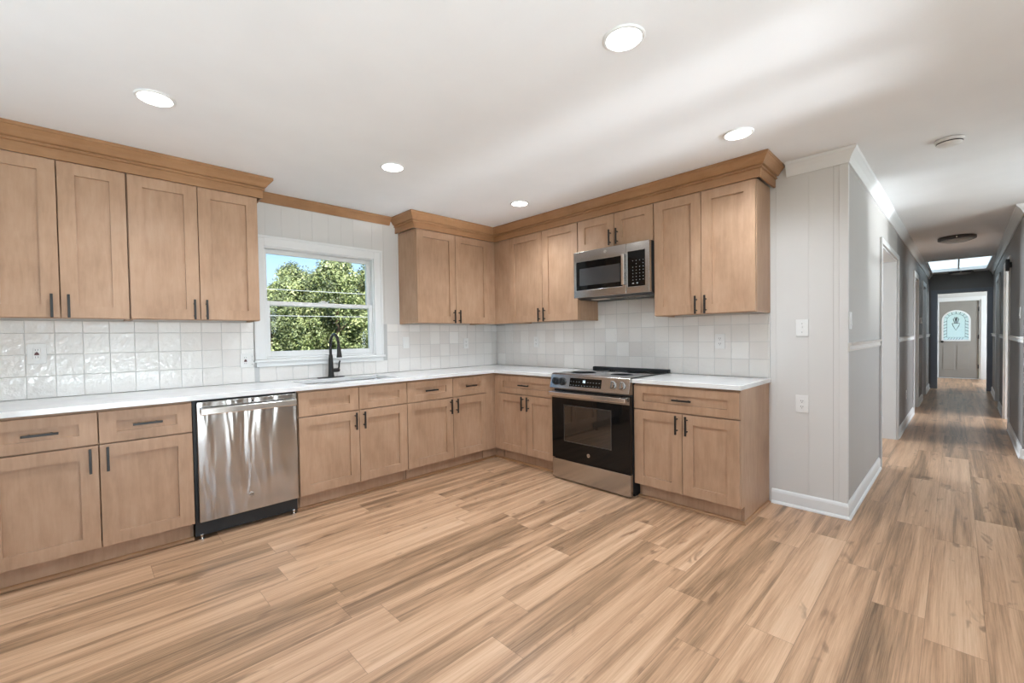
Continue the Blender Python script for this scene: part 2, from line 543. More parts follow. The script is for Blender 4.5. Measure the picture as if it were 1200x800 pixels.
# walls behind the camera with the patio door and window openings
def pierced(name, label, axis, fixed0, fixed1, u0, u1, holes, mat=WALLP):
    us = sorted({u0, u1} | {q for h in holes for q in h[:2]})
    zs = sorted({0, ZC} | {q for h in holes for q in h[2:]})
    mb = MB()
    mb.cells(us, zs, lambda u, z: not any(h[0] < u < h[1] and h[2] < z < h[3] for h in holes), fixed0, fixed1)
    if axis == 'x':   # wall runs along x, thickness in y
        M = Matrix(((1, 0, 0, 0), (0, 0, 1, 0), (0, 1, 0, 0), (0, 0, 0, 1)))
    else:
        M = Matrix(((0, 0, 1, 0), (1, 0, 0, 0), (0, 1, 0, 0), (0, 0, 0, 1)))
    bmesh.ops.transform(mb.bm, matrix=M, verts=mb.bm.verts[:])
    return struct(obj(name, mb, mat), label)
pierced('wall_front', 'pale wall behind the camera', 'x', SOUTH - 0.12, SOUTH, WEST - 0.12, EAST + 0.12,
        [(-4.2, -2.4, 0.0, 2.06), (-1.7, -0.75, 1.34, 2.04), (0.95, 2.15, 0.88, 2.04)])
pierced('wall_left', 'pale wall at the far left end', 'y', WEST - 0.12, WEST, SOUTH, 0.0, [(-4.4, -2.0, 0.7, 2.04)])
e0 = hp(EAST, HW)
pierced('wall_dining', 'grey wall to the right of the hall', 'y', EAST, EAST + 0.12, SOUTH, e0[1] - 0.012, [], HALLP)

# hall walls (hall frame: local x = along, local y = -w)
def hall_obj(name, mb, mat, **kw):
    return obj(name, mb, mat, loc=HLOC, rotz=HA, **kw)
def hall_wall(name, label, y0, y1, s0, s1, holes, mat=HALLP):
    us = sorted({s0, s1} | {q for h in holes for q in h[:2]})
    zs = sorted({0, ZC} | {h[3] for h in holes})
    mb = MB()
    mb.cells(us, zs, lambda u, z: not any(h[0] < u < h[1] and h[2] <= z < h[3] for h in holes), y0, y1)
    M = Matrix(((1, 0, 0, 0), (0, 0, 1, 0), (0, 1, 0, 0), (0, 0, 0, 1)))
    bmesh.ops.transform(mb.bm, matrix=M, verts=mb.bm.verts[:])
    return struct(hall_obj(name, mb, mat), label)
LH = [(1.62, 3.05, 0, 2.045), (5.36, 6.12, 0, 2.06), (7.34, 8.10, 0, 2.06)]
RH = [(4.62, 5.58, 0, 2.06), (6.9, 7.75, 0, 2.06)]
SE = 9.5
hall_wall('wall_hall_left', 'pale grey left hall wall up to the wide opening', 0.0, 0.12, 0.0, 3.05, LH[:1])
hall_wall('wall_hall_left_far', 'left hall wall beyond the wide opening, dimness in its grey', 0.0, 0.12, 3.05, SE, LH[1:], HALLD)
hall_wall('wall_hall_right', 'right wall of the hall, dimness in its grey', -HW - 0.12, -HW, EAST, SE, RH, HALLD)
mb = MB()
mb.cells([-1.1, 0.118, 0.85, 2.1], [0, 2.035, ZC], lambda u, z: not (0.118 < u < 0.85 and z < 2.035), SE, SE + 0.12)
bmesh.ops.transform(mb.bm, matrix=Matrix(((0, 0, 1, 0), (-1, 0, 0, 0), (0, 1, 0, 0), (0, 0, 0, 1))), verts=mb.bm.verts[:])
struct(hall_obj('wall_hall_end', mb, HALLD), 'end wall of the hall around the cased opening, dimness in its grey')
# rooms seen through the openings
mb = MB(); mb.box(4.05, 4.15, 0.12, 3.3, 0, ZC); mb.box(0.13, 1.5, 3.2, 3.3, 0, ZC); mb.box(3.1, 4.05, 3.2, 3.3, 0, ZC)
mb.box(1.5, 3.1, 3.2, 3.3, 0, 0.85); mb.box(1.5, 3.1, 3.2, 3.3, 2.05, ZC)
struct(hall_obj('wall_side_room', mb, HALLP), 'grey wall of the room through the cased opening')
mb = MB(); mb.box(4.03, 4.05, 0.125, 3.2, 0, 0.1)
struct(hall_obj('baseboard_side_room', mb, WHITE), 'white baseboard in the room through the cased opening')
# unseen room added right of the hall to let lamp light in
mb = MB()
mb.box(3.4, 3.5, -3.05, -1.04, 0, ZC); mb.box(7.2, 7.3, -3.05, -1.04, 0, ZC)
mb.box(3.4, 4.2, -3.15, -3.05, 0, ZC); mb.box(6.4, 7.3, -3.15, -3.05, 0, ZC); mb.box(4.2, 6.4, -3.15, -3.05, 0, 0.8); mb.box(4.2, 6.4, -3.15, -3.05, 2.05, ZC)
struct(hall_obj('wall_added_room', mb, WALLP), 'pale walls of the unseen room added right of the hall')
# foyer
SF = 12.53
mb = MB()
mb.cells([-1.1, 0.03, 0.81, 2.1], [0, 2.0, ZC], lambda u, z: not (0.03 < u < 0.81 and z < 2.0), SF, SF + 0.12)
mb.box(SE + 0.12, SF, 1.1, 1.2, 0, ZC) if False else None
bmesh.ops.transform(mb.bm, matrix=Matrix(((0, 0, 1, 0), (-1, 0, 0, 0), (0, 1, 0, 0), (0, 0, 0, 1))), verts=mb.bm.verts[:])
struct(hall_obj('wall_foyer_end', mb, WALLP), 'pale foyer wall around the front door')
mb = MB(); mb.box(SE + 0.12, SF, 1.1, 1.2, 0, ZC)
struct(hall_obj('wall_foyer_left', mb, WALLP), 'pale left wall of the foyer')
mb = MB(); mb.box(SE + 0.12, SF, -2.2, -2.1, 0, 0.7); mb.box(SE + 0.12, SF, -2.2, -2.1, 2.04, ZC)
mb.box(SE + 0.12, 10.6, -2.2, -2.1, 0.7, 2.04); mb.box(11.9, SF, -2.2, -2.1, 0.7, 2.04)
struct(hall_obj('wall_foyer_right', mb, WALLP), 'pale right wall of the foyer')

# ------------------------------------------------------------------ trim
BASE = [(0.0, 0.0), (0.024, 0.0), (0.024, 0.008), (0.018, 0.018), (0.014, 0.020), (0.014, 0.082), (0.010, 0.096), (0.004, 0.104), (0.0, 0.104)]
CROWN_W = [(0, ZC - 0.092), (0.010, ZC - 0.092), (0.014, ZC - 0.078), (0.026, ZC - 0.050), (0.044, ZC - 0.024), (0.050, ZC - 0.018), (0.054, ZC - 0.001), (0, ZC - 0.001)]
mb = MB()
mb.sweep([(0.0, -2.955), (0.0, YW), hp(1.54, 0)], BASE, side=1)
struct(obj('baseboard_kitchen', mb, WHITE), 'white baseboard wrapping the wall corner right of the cabinets')
def hall_sweep(name, label, s0, s1, w, prof, side, mat=WHITE):
    mb = MB(); mb.sweep([(s0, -w), (s1, -w)], prof, side=side)
    return struct(hall_obj(name, mb, mat), label)
n_ = 0
for s0, s1 in ((3.13, 5.27), (6.21, 7.25), (8.19, SE - 0.004)):
    n_ += 1
    hall_sweep('baseboard_hall_left.%03d' % n_ if n_ > 1 else 'baseboard_hall_left', 'white baseboard on the left hall wall', s0, s1, 0, BASE, 1)
for k, (s0, s1) in enumerate(((2.83, 4.53), (5.67, 6.81), (7.84, SE - 0.004))):
    hall_sweep('baseboard_hall_right.%03d' % k if k else 'baseboard_hall_right', 'white baseboard on the right hall wall', s0, s1, HW, BASE, -1)
mb = MB(); mb.sweep([(EAST, SOUTH + 0.01), (EAST, e0[1])], BASE, side=-1)
struct(obj('baseboard_dining', mb, WHITE), 'white baseboard turning the corner right of the hall')
mb = MB(); mb.sweep([(0.0, -3.05), (0.0, YW), hp(SE - 0.01, 0)], CROWN_W, side=1)
struct(obj('trim_1', mb, WHITE), 'white crown molding around the wall corner and down the hall')
mb = MB(); mb.sweep([(EAST, -HW), (SE - 0.01, -HW)], CROWN_W, side=-1)
struct(hall_obj('trim_2', mb, WHITE), 'white crown molding on the right hall wall')
# chair rails
RAIL = [(0, 1.115), (0.012, 1.115), (0.016, 1.127), (0.012, 1.135), (0.010, 1.150), (0.022, 1.158), (0.026, 1.170), (0, 1.172)]
RAILP = plain('painted_wall_rail', srgb(214, 207, 200), 0.4, var=0.01)
mb = MB(); mb.sweep([(0.006, 0), (1.535, 0)], RAIL, side=1)
struct(hall_obj('trim_3', mb, RAILP), 'chair rail on the hall wall beside the kitchen corner')
for k, (s0, s1) in enumerate(((3.14, 5.27), (6.21, 7.25), (8.19, SE - 0.004))):
    mb = MB(); mb.sweep([(s0, 0), (s1, 0)], RAIL, side=1)
    struct(hall_obj('trim_%d' % (4 + k), mb, WHITE), 'white chair rail on the left hall wall')
for k, (s0, s1) in enumerate(((EAST, 4.53), (5.67, 6.81), (7.84, SE - 0.004))):
    mb = MB(); mb.sweep([(s0, -HW), (s1, -HW)], RAIL, side=-1)
    struct(hall_obj('trim_%d' % (7 + k), mb, WHITE), 'white chair rail on the right hall wall')
# outside-corner bead
mb = MB(); mb.prism([(-0.006, -3.350), (-0.006, YW - 0.006), (0.030, YW - 0.006), (0.030, YW), (-0.0002, YW), (-0.0002, -3.350)], 'z', 0.106, ZC - 0.094)
struct(obj('trim_10', mb, WALLP, bevel=0.002), 'pale corner strip on the wall corner')

# cased openings and doors of the hall
def casing(name, label, s0, s1, top, y_face, sign, depth, mat, cas=0.085, jmat=None):
    """jamb lining through the wall + flat casing on the hall face. sign=+1: hall is at -y of the wall"""
    mb = MB()
    yb = y_face + sign * depth
    t = 0.012
    mb.box(s0, s0 + t, y_face, yb, 0, top)
    mb.box(s1 - t, s1, y_face, yb, 0, top)
    mb.box(s0 + t, s1 - t, y_face, yb, top - t, top)
    yo = y_face - sign * 0.018
    mb.box(s0 - cas, s0, y_face - sign * 0.0004, yo, 0, top + cas)
    mb.box(s1, s1 + cas, y_face - sign * 0.0004, yo, 0, top + cas)
    mb.box(s0, s1, y_face - sign * 0.0004, yo, top, top + cas)
    return struct(hall_obj(name, mb, mat, bevel=0.002), label)
casing('trim_11', 'white casing of the wide opening on the left of the hall', 1.62, 3.05, 2.045, 0.0, 1, 0.12, plain('pale_opening_paint', srgb(200, 198, 196), 0.45, var=0.01), cas=0.05)
def slab_door(name, label, s0, s1, y0, y1, mat, knob_s, ky, ksign):
    mb = MB(); mb.box(s0 + 0.014, s1 - 0.014, y0, y1, 0.008, 2.045)
    d = struct(hall_obj(name, mb, mat, bevel=0.002), label)
    mb = MB()
    mb.lathe([(0.026, 0), (0.026, 0.006), (0.010, 0.010), (0.010, 0.035), (0.024, 0.042), (0.028, 0.055), (0.020, 0.066), (0, 0.068)], origin=(0, 0, 0), axis='y', n=16)
    k = obj('door_knob', mb, BLACK, parent=d, smooth=True, loc=(knob_s, ky, 0.96), rot=(0, 0, math.pi if ksign < 0 else 0))
    return d
for k, (s0, s1, _, _) in enumerate(LH[1:]):
    casing('trim_%d' % (12 + k), 'white door casing on the left of the hall', s0, s1, 2.06, 0.0, 1, 0.12, WHITE)
    slab_door('door_%d' % (2 + k), 'closed grey door set in the left hall wall', s0, s1, 0.085, 0.118, SLATE, s0 + 0.08, 0.0845, -1)
for k, (s0, s1, _, _) in enumerate(RH):
    casing('trim_%d' % (14 + k), 'white door casing on the right of the hall', s0, s1, 2.06, -HW, -1, 0.12, WHITE)
    if k: slab_door('door_%d' % (4 + k), 'closed grey door set in the right hall wall', s0, s1, -HW - 0.118, -HW - 0.085, SLATE, s0 + 0.08, -HW - 0.0845, 1)
# end opening casing
mb = MB()
for w0, w1 in ((0.030, 0.118), (0.85, HW - 0.001)):
    mb.box(SE - 0.018, SE - 0.0004, -w1, -w0, 0, 2.10)
mb.box(SE - 0.018, SE - 0.0004, -0.85, -0.118, 2.035, 2.10)
mb.box(SE - 0.0004, SE + 0.13, -0.130, -0.118, 0, 2.035)
mb.box(SE - 0.0004, SE + 0.13, -0.85, -0.838, 0, 2.035)
mb.box(SE - 0.0004, SE + 0.13, -0.838, -0.130, 2.023, 2.035)
struct(hall_obj('trim_16', mb, SLATE, bevel=0.002), 'slate grey casing of the opening at the hall end')

# front door
mb = MB()
D0, D1 = 0.064, 0.777
aw0, aw1, az0, az1 = 0.135, 0.612, 0.985, 1.50
cx_, rx = (aw0 + aw1) / 2, (aw1 - aw0) / 2
def arch(n=20, grow=0.0, y=0.0):
    pts = [(aw0 - grow, az0 - grow), (aw1 + grow, az0 - grow)]
    for k in range(n + 1):
        a = math.pi * k / n
        pts.append((cx_ + (rx + grow) * math.cos(a), az1 + (rx * 1.0 + grow) * math.sin(a)))
    return pts
# slab as ring between outline and arch
outer = [(D0, 0.012), (D1, 0.012)]
inner = arch()
no = len(inner)
oc = []
for (px_, pz_) in inner:      # matching outline points
    dx, dz = px_ - cx_, pz_ - 1.25
    sc = min((D1 - cx_) / dx if dx > 1e-6 else (D0 - cx_) / dx if dx < -1e-6 else 1e9,
             (1.985 - 1.25) / dz if dz > 1e-6 else (0.012 - 1.25) / dz if dz < -1e-6 else 1e9)
    oc.append((cx_ + dx * sc, 1.25 + dz * sc))
# insert the four corners
ring_o, ring_i = [], []
corners = [(D0, 0.012), (D1, 0.012), (D1, 1.985), (D0, 1.985)]
def sidx(p):
    return 0 if abs(p[1] - 0.012) < 1e-5 else 1 if abs(p[0] - D1) < 1e-5 else 2 if abs(p[1] - 1.985) < 1e-5 else 3
for k in range(no):
    ring_o.append(oc[k]); ring_i.append(inner[k])
    a, b = sidx(oc[k]), sidx(oc[(k + 1) % no])
    while a != b:
        a = (a + 1) % 4
        ring_o.append(corners[a]); ring_i.append(inner[k])
y0, y1 = SF + 0.03, SF + 0.075
def lay(pts, s): return [mb.v((s, -p[0], p[1])) for p in pts]
O0, I0, O1, I1 = lay(ring_o, y0), lay(ring_i, y0), lay(ring_o, y1), lay(ring_i, y1)
L_ = len(ring_o)
for k in range(L_):
    k2 = (k + 1) % L_
    mb.f([O0[k], O0[k2], I0[k2], I0[k]]); mb.f([O1[k], I1[k], I1[k2], O1[k2]])
    mb.f([O0[k], O1[k], O1[k2], O0[k2]]); mb.f([I0[k], I0[k2], I1[k2], I1[k]])
bmesh.ops.remove_doubles(mb.bm, verts=mb.bm.verts[:], dist=1e-5)
# raised panels below the light
for w0, w1 in ((0.14, 0.355), (0.395, 0.612)):
    mb.box(y0 - 0.008, y0 + 0.002, -w1, -w0, 0.23, 0.84)
DR = struct(hall_obj('door_1', mb, DOORP, bevel=0.003), 'taupe front door with an arched leaded window at the hall end')
mb = MB(); mb.prism([(-p[0], p[1]) for p in arch(20, -0.002)], 'x', SF + 0.045, SF + 0.055)
o = obj('leaded_glass', mb, LEADED, parent=DR); o['label'] = 'arched pale glass in the front door'
mb = MB()
io, oo = arch(20, -0.012), arch(20, 0.022)
A = [mb.v((SF + 0.024, -p[0], p[1])) for p in io]; B = [mb.v((SF + 0.024, -p[0], p[1])) for p in oo]
A2 = [mb.v((SF + 0.036, -p[0], p[1])) for p in io]; B2 = [mb.v((SF + 0.036, -p[0], p[1])) for p in oo]
for k in range(len(io)):
    k2 = (k + 1) % len(io)
    mb.f([A[k], A[k2], B[k2], B[k]]); mb.f([A2[k], B2[k], B2[k2], A2[k2]])
    mb.f([A[k], A2[k], A2[k2], A[k2]]); mb.f([B[k], B[k2], B2[k2], B2[k]])
o = obj('window_molding', mb, WHITE, parent=DR); o['label'] = 'white molding around the arched glass'
mb = MB()
def came(pts, r=0.004): mb.tube([(SF + 0.042, -p[0], p[1]) for p in pts], r, 6)
came(arch(20, -0.075) + [arch(20, -0.075)[0]])
for q in (1.05, 1.13, 1.21, 1.29, 1.37, 1.45):
    came([(aw0 + 0.012, q), (aw0 + 0.072, q + 0.03)], 0.007); came([(aw1 - 0.012, q), (aw1 - 0.072, q + 0.03)], 0.007)
for k in range(1, 8):
    a = math.pi * k / 8
    came([(cx_ + (rx - 0.015) * math.cos(a), az1 + (rx - 0.015) * math.sin(a)), (cx_ + (rx - 0.07) * math.cos(a), az1 + (rx - 0.07) * math.sin(a))], 0.006)
for k in range(6):
    came([(aw0 + 0.09 + k * 0.05, 1.0), (aw0 + 0.12 + k * 0.05, 1.05)], 0.006)
# urn motif
came([(cx_ - 0.07, 1.42), (cx_ + 0.07, 1.42), (cx_ + 0.05, 1.35), (cx_, 1.24), (cx_ - 0.05, 1.35), (cx_ - 0.07, 1.42)], 0.008)
for dx in (-0.05, 0, 0.05):
    came([(cx_ + dx * 0.4, 1.42), (cx_ + dx, 1.53), (cx_ + dx * 0.5, 1.58), (cx_, 1.44)], 0.008)
o = obj('lead_came', mb, plain('lead', (0.10, 0.10, 0.10, 1), 0.5), parent=DR)
for z in (0.32, 1.07, 1.77):
    mb = MB(); mb.box(SF + 0.012, SF + 0.0295, -D1 - 0.012, -D1 + 0.020, z - 0.05, z + 0.05)
    mb.lathe([(0.008, -0.055), (0.008, 0.055)], origin=(SF + 0.012, -D1 - 0.006, z), n=10)
    obj('hinge', mb, BLACK, parent=DR)
mb = MB(); mb.lathe([(0.03, 0), (0.03, -0.006), (0.012, -0.01), (0.012, -0.035), (0.028, -0.045), (0.026, -0.065), (0, -0.07)], origin=(SF + 0.03, -0.125, 0.95), axis='x', n=16)
obj('door_knob', mb, BLACK, parent=DR, smooth=True)
mb = MB()
for w0, w1 in ((-0.05, 0.032), (0.808, 0.89)):
    mb.box(SF - 0.02, SF - 0.0004, -w1, -w0, 0, 2.09)
mb.box(SF - 0.02, SF - 0.0004, -0.808, -0.032, 2.0, 2.09)
mb.box(SF, SF + 0.12, -0.062, -0.032, 0, 2.0); mb.box(SF, SF + 0.12, -0.808, -0.779, 0, 2.0); mb.box(SF, SF + 0.12, -0.779, -0.062, 1.987, 2.0)
mb.box(SF, SF + 0.12, -0.779, -0.062, 0, 0.010)
struct(hall_obj('trim_17', mb, WHITE, bevel=0.002), 'white frame of the front door')

# ------------------------------------------------------------------ kitchen window (parts under window_1)
mb = MB()
cz1, cx0, cx1 = 2.095, -2.648, -1.532
mb.box(cx0, WX0 + 0.008, -0.02, -0.0004, WZ0 - 0.002, cz1)
mb.box(WX1 - 0.008, cx1, -0.02, -0.0004, WZ0 - 0.002, cz1)
mb.box(WX0 + 0.008, WX1 - 0.008, -0.02, -0.0004, WZ1 - 0.008, cz1)
W1 = struct(obj('window_1', mb, WHITE, bevel=0.003), 'white double-hung window over the sink')
W1['category'] = 'window'
mb = MB()
mb.box(cx0, WX0 + 0.008, -0.026, -0.0202, cz1 - 0.022, cz1)
mb.box(cx0 - 0.004, cx1 + 0.004, -0.028, -0.0202, cz1 - 0.016, cz1 + 0.004)
mb.box(cx0 - 0.004, cx0 + 0.016, -0.027, -0.0202, WZ0, cz1 - 0.016)
mb.box(cx1 - 0.016, cx1 + 0.004, -0.027, -0.0202, WZ0, cz1 - 0.016)
obj('back_band', mb, WHITE, parent=W1, bevel=0.002)
mb = MB()   # jamb lining
mb.box(WX0, WX0 + 0.016, 0.0, 0.12, WZ0, WZ1); mb.box(WX1 - 0.016, WX1, 0.0, 0.12, WZ0, WZ1)
mb.box(WX0 + 0.016, WX1 - 0.016, 0.0, 0.12, WZ1 - 0.016, WZ1); mb.box(WX0 + 0.016, WX1 - 0.016, 0.0, 0.14, WZ0, WZ0 + 0.016)
mb.box(WX0 + 0.016, WX0 + 0.026, 0.052, 0.062, WZ0 + 0.016, WZ1 - 0.016); mb.box(WX1 - 0.026, WX1 - 0.016, 0.052, 0.062, WZ0 + 0.016, WZ1 - 0.016)
obj('jamb', mb, WHITE, parent=W1, bevel=0.002)
def sash(name, x0, x1, z0, z1, y0, y1, st, rb, rt):
    mb = MB()
    mb.box(x0, x0 + st, y0, y1, z0, z1); mb.box(x1 - st, x1, y0, y1, z0, z1)
    mb.box(x0 + st, x1 - st, y0, y1, z0, z0 + rb); mb.box(x0 + st, x1 - st, y0, y1, z1 - rt, z1)
    s = obj(name, mb, WHITE, parent=W1, bevel=0.003)
    ym = (y0 + y1) / 2
    mb = MB(); mb.box(x0 + st - 0.004, x1 - st + 0.004, ym - 0.002, ym + 0.002, z0 + rb - 0.004, z1 - rt + 0.004)
    obj('glass_pane', mb, GLASS, parent=s)
    return s
sx0, sx1 = WX0 + 0.017, WX1 - 0.017
sash('upper_sash', sx0, sx1, 1.535, WZ1 - 0.017, 0.064, 0.096, 0.030, 0.036, 0.034)
s_ = sash('lower_sash', sx0, sx1, WZ0 + 0.017, 1.572, 0.016, 0.050, 0.034, 0.046, 0.034)
mb = MB(); mb.box(-2.13, -2.05, 0.008, 0.028, 1.5725, 1.582); mb.box(-2.11, -2.075, 0.0, 0.016, 1.582, 1.590)
obj('sash_lock', mb, WHITE, parent=W1, bevel=0.002)
mb = MB(); mb.box(cx0 - 0.012, cx1 + 0.012, -0.045, 0.016, WZ0 - 0.022, WZ0 - 0.003)
obj('window_stool', mb, WHITE, parent=W1, bevel=0.004)
mb = MB(); mb.box(cx0 + 0.004, cx1 - 0.004, -0.028, -0.0135, 1.035, WZ0 - 0.0225)
obj('apron', mb, WHITE, parent=W1, bevel=0.003)

# windows and patio door behind the camera
def far_window(name, label, axis, u0, u1, z0, z1, f0, f1, mulls=(), rail=None):
    mb = MB()
    def bx(a, b, c, d):
        if axis == 'x': mb.box(a, b, f0, f1, c, d)
        else: mb.box(f0, f1, a, b, c, d)
    t = 0.06
    bx(u0, u0 + t, z0, z1); bx(u1 - t, u1, z0, z1); bx(u0 + t, u1 - t, z1 - t, z1); bx(u0 + t, u1 - t, z0, z0 + t)
    for q in mulls: bx(q - 0.04, q + 0.04, z0 + t, z1 - t)
    if rail:
        es = [u0 + t] + [w for q in mulls for w in (q - 0.04, q + 0.04)] + [u1 - t]
        for a, b in zip(es[::2], es[1::2]): bx(a, b, rail - 0.02, rail + 0.02)
    w = struct(obj(name, mb, WHITE), label)
    ym = (f0 + f1) / 2
    mb = MB()
    if axis == 'x': mb.box(u0 + t, u1 - t, ym - 0.002, ym + 0.002, z0 + t, z1 - t)
    else: mb.box(ym - 0.002, ym + 0.002, u0 + t, u1 - t, z0 + t, z1 - t)
    obj('glass_pane', mb, GLASS, parent=w)
    return w
far_window('door_6', 'glass patio door behind the camera', 'x', -4.2, -2.4, 0.0, 2.06, SOUTH - 0.09, SOUTH - 0.04, (-3.3,))
far_window('window_2', 'unseen window behind the camera, shaped for the ceiling streak', 'x', -1.7, -0.75, 1.34, 2.04, SOUTH - 0.09, SOUTH - 0.04, (-1.225,))  # sill raised to keep the streak lamp's beam off the kitchen wall
far_window('window_3', 'dining window right of the camera', 'x', 0.95, 2.15, 0.88, 2.04, SOUTH - 0.09, SOUTH - 0.04, (), 1.46)
far_window('window_4', 'wide window in the left end wall', 'y', -4.4, -2.0, 0.7, 2.04, WEST - 0.09, WEST - 0.04, (-3.2,), 1.37)

# ================================================================== cabinets
def shaker(mb, w, h, st=0.073, rl=0.068, t=0.022, rec=0.015, x=0.0, z=0.0, y=0.0):
    """five-piece door: outer frame with a recessed flat panel; front at y - t"""
    yf, yp = y - t, y - t + rec
    def ring(dx, dz, yy):
        return [mb.v((x + dx, yy, z + dz)), mb.v((x + w - dx, yy, z + dz)), mb.v((x + w - dx, yy, z + h - dz)), mb.v((x + dx, yy, z + h - dz))]
    b = ring(0, 0, y); e = ring(0, 0, yf + 0.0015); o = ring(0.0015, 0.0015, yf)
    i = ring(st, rl, yf); p = ring(st + 0.0004, rl + 0.0004, yp)
    for A, B in ((b, e), (e, o), (o, i), (i, p)):
        for k in range(4):
            k2 = (k + 1) % 4
            mb.f([A[k], A[k2], B[k2], B[k]])
    mb.f(p); mb.f(b[::-1])

PULL = None
def pull(parent, x, z, y, vertical=True, length=0.134):
    global PULL
    if PULL is None:
        mb = MB()
        mb.box(-0.0060, 0.0060, -0.038, -0.0265, -length / 2, length / 2)
        for s in (-1, 1):
            mb.lathe([(0.0058, 0.0), (0.0048, -0.004), (0.0045, -0.028)], origin=(0, 0, s * 0.040), axis='y', n=10)
        PULL = obj('pull_handle', mb, BLACK, bevel=0.0015)
        PULL['label'] = 'matte black bar pull'
        o = PULL
    else:
        o = PULL.copy(); C.objects.link(o)
    o.parent = parent
    o.location = (x, y, z)
    o.rotation_euler = (0, 0, 0) if vertical else (0, R(90), 0)
    return o

G = 0.0022
DZ0, DZ1, WZA, WZB = 0.120, 0.6855, 0.6935, 0.868
def base_cabinet(label, w, loc, rotz, drawers, pulls=True, splits=None, end_right=False, filler=0.0, filler_left=0.0, toe_ext=0.0, toe_ext_left=0.0):
    """local frame: x across the front, back at y=0, front toward -y"""
    t = thing('base_cabinet', label, 'cabinet', loc, rotz)
    prof = [(-0.003, 0.002), (-0.545, 0.002), (-0.545, 0.112), (-0.609, 0.112), (-0.609, 0.8835), (-0.003, 0.8835)]
    mb = MB()
    mb.prism(prof, 'x', 0.001, 0.019)
    mb.prism(prof, 'x', w - 0.019, w - 0.001)
    mb.box(0.019, w - 0.019, -0.59, -0.003, 0.112, 0.130)
    mb.box(0.019, w - 0.019, -0.012, -0.003, 0.130, 0.8835)
    # face frame
    mb.box(0.019, 0.04, -0.609, -0.59, 0.112, 0.8835); mb.box(w - 0.04, w - 0.019, -0.609, -0.59, 0.112, 0.8835)
    mb.box(0.04, w - 0.04, -0.609, -0.59, 0.112, 0.150); mb.box(0.04, w - 0.04, -0.609, -0.59, 0.670, 0.708); mb.box(0.04, w - 0.04, -0.609, -0.59, 0.845, 0.8835)
    obj('carcass', mb, WOOD, t)
    mb = MB()
    x1 = w - 0.001 if not end_right else w - 0.0195
    mb.box(0.0195 if not end_right else 0.0195, w - 0.0195, -0.557, -0.5455, 0.002, 0.111)
    obj('toe_kick', mb, WOOD, t)
    mb = MB()
    qr = [(0, 0.0)] + [(0.016 * math.cos(a), 0.018 * math.sin(a)) for a in [math.pi / 2 * k / 5 for k in range(6)]]
    if end_right:
        mb.sweep([(0.0, -0.5572), (w - 0.0005, -0.5572), (w - 0.0005, -0.030)], qr, side=1)
    else:
        mb.sweep([(-toe_ext_left, -0.5572), (w + toe_ext - (0.012 if toe_ext else 0), -0.5572)], qr, side=1)
    obj('shoe_molding', mb, WOOD_H, t, smooth=True)
    if filler or filler_left:
        mb = MB()
        if filler:
            mb.box(w, w + filler, -0.609, -0.59, 0.112, 0.8835); mb.box(w, w + toe_ext, -0.557, -0.5455, 0.002, 0.112)
        if filler_left:
            mb.box(-filler_left, 0, -0.609, -0.59, 0.112, 0.8835); mb.box(-toe_ext_left, 0, -0.557, -0.5455, 0.002, 0.112)
        obj('filler_strip', mb, WOOD, t)
    s = splits if splits else w / 2
    for side in (0, 1):
        x0, xw = (0.003, s - G - 0.003) if side == 0 else (s + G, w - s - G - 0.003)
        mb = MB(); shaker(mb, xw, DZ1 - DZ0)
        d = obj('door', mb, WOOD, t, loc=(x0, -0.6095, DZ0))
        pull(d, (xw - 0.033) if side == 0 else 0.033, 0.609 - DZ0, -0.021)
    if drawers == 2:
        spans = [(0.003, s - G - 0.003), (s + G, w - s - G - 0.003)]
    else:
        spans = [(0.003, w - 0.006)]
    for x0, xw in spans:
        mb = MB(); shaker(mb, xw, WZB - WZA, rl=0.056)
        d = obj('drawer_front' if pulls else 'false_drawer_front', mb, WOOD, t, loc=(x0, -0.6095, WZA))
        if pulls: pull(d, xw / 2, (WZB - WZA) / 2, -0.010, vertical=False)
    return t
B90 = R(-90)
base_cabinet('wood lower cabinet left of the dishwasher, two drawers over two doors', 0.86, (-4.018, 0, 0), 0, 2, splits=0.436)
base_cabinet('wood sink base cabinet under the window, two drawer fronts without handles', 0.890, (-2.539, 0, 0), 0, 2, pulls=False, splits=0.458)
base_cabinet('wood lower cabinet between sink cabinet and corner, two drawers over two doors', 0.910, (-1.649, 0, 0), 0, 2, splits=0.490, filler=0.149, toe_ext=0.1935)
base_cabinet('wood lower cabinet in the corner left of the range, one drawer over two doors', 0.744, (0, -0.676, 0), B90, 1, splits=0.392, filler_left=0.067, toe_ext_left=0.119)
base_cabinet('wood lower cabinet right of the range, exposed side, one drawer over two doors', 0.745, (0, -2.193, 0), B90, 1, splits=0.372, end_right=True)

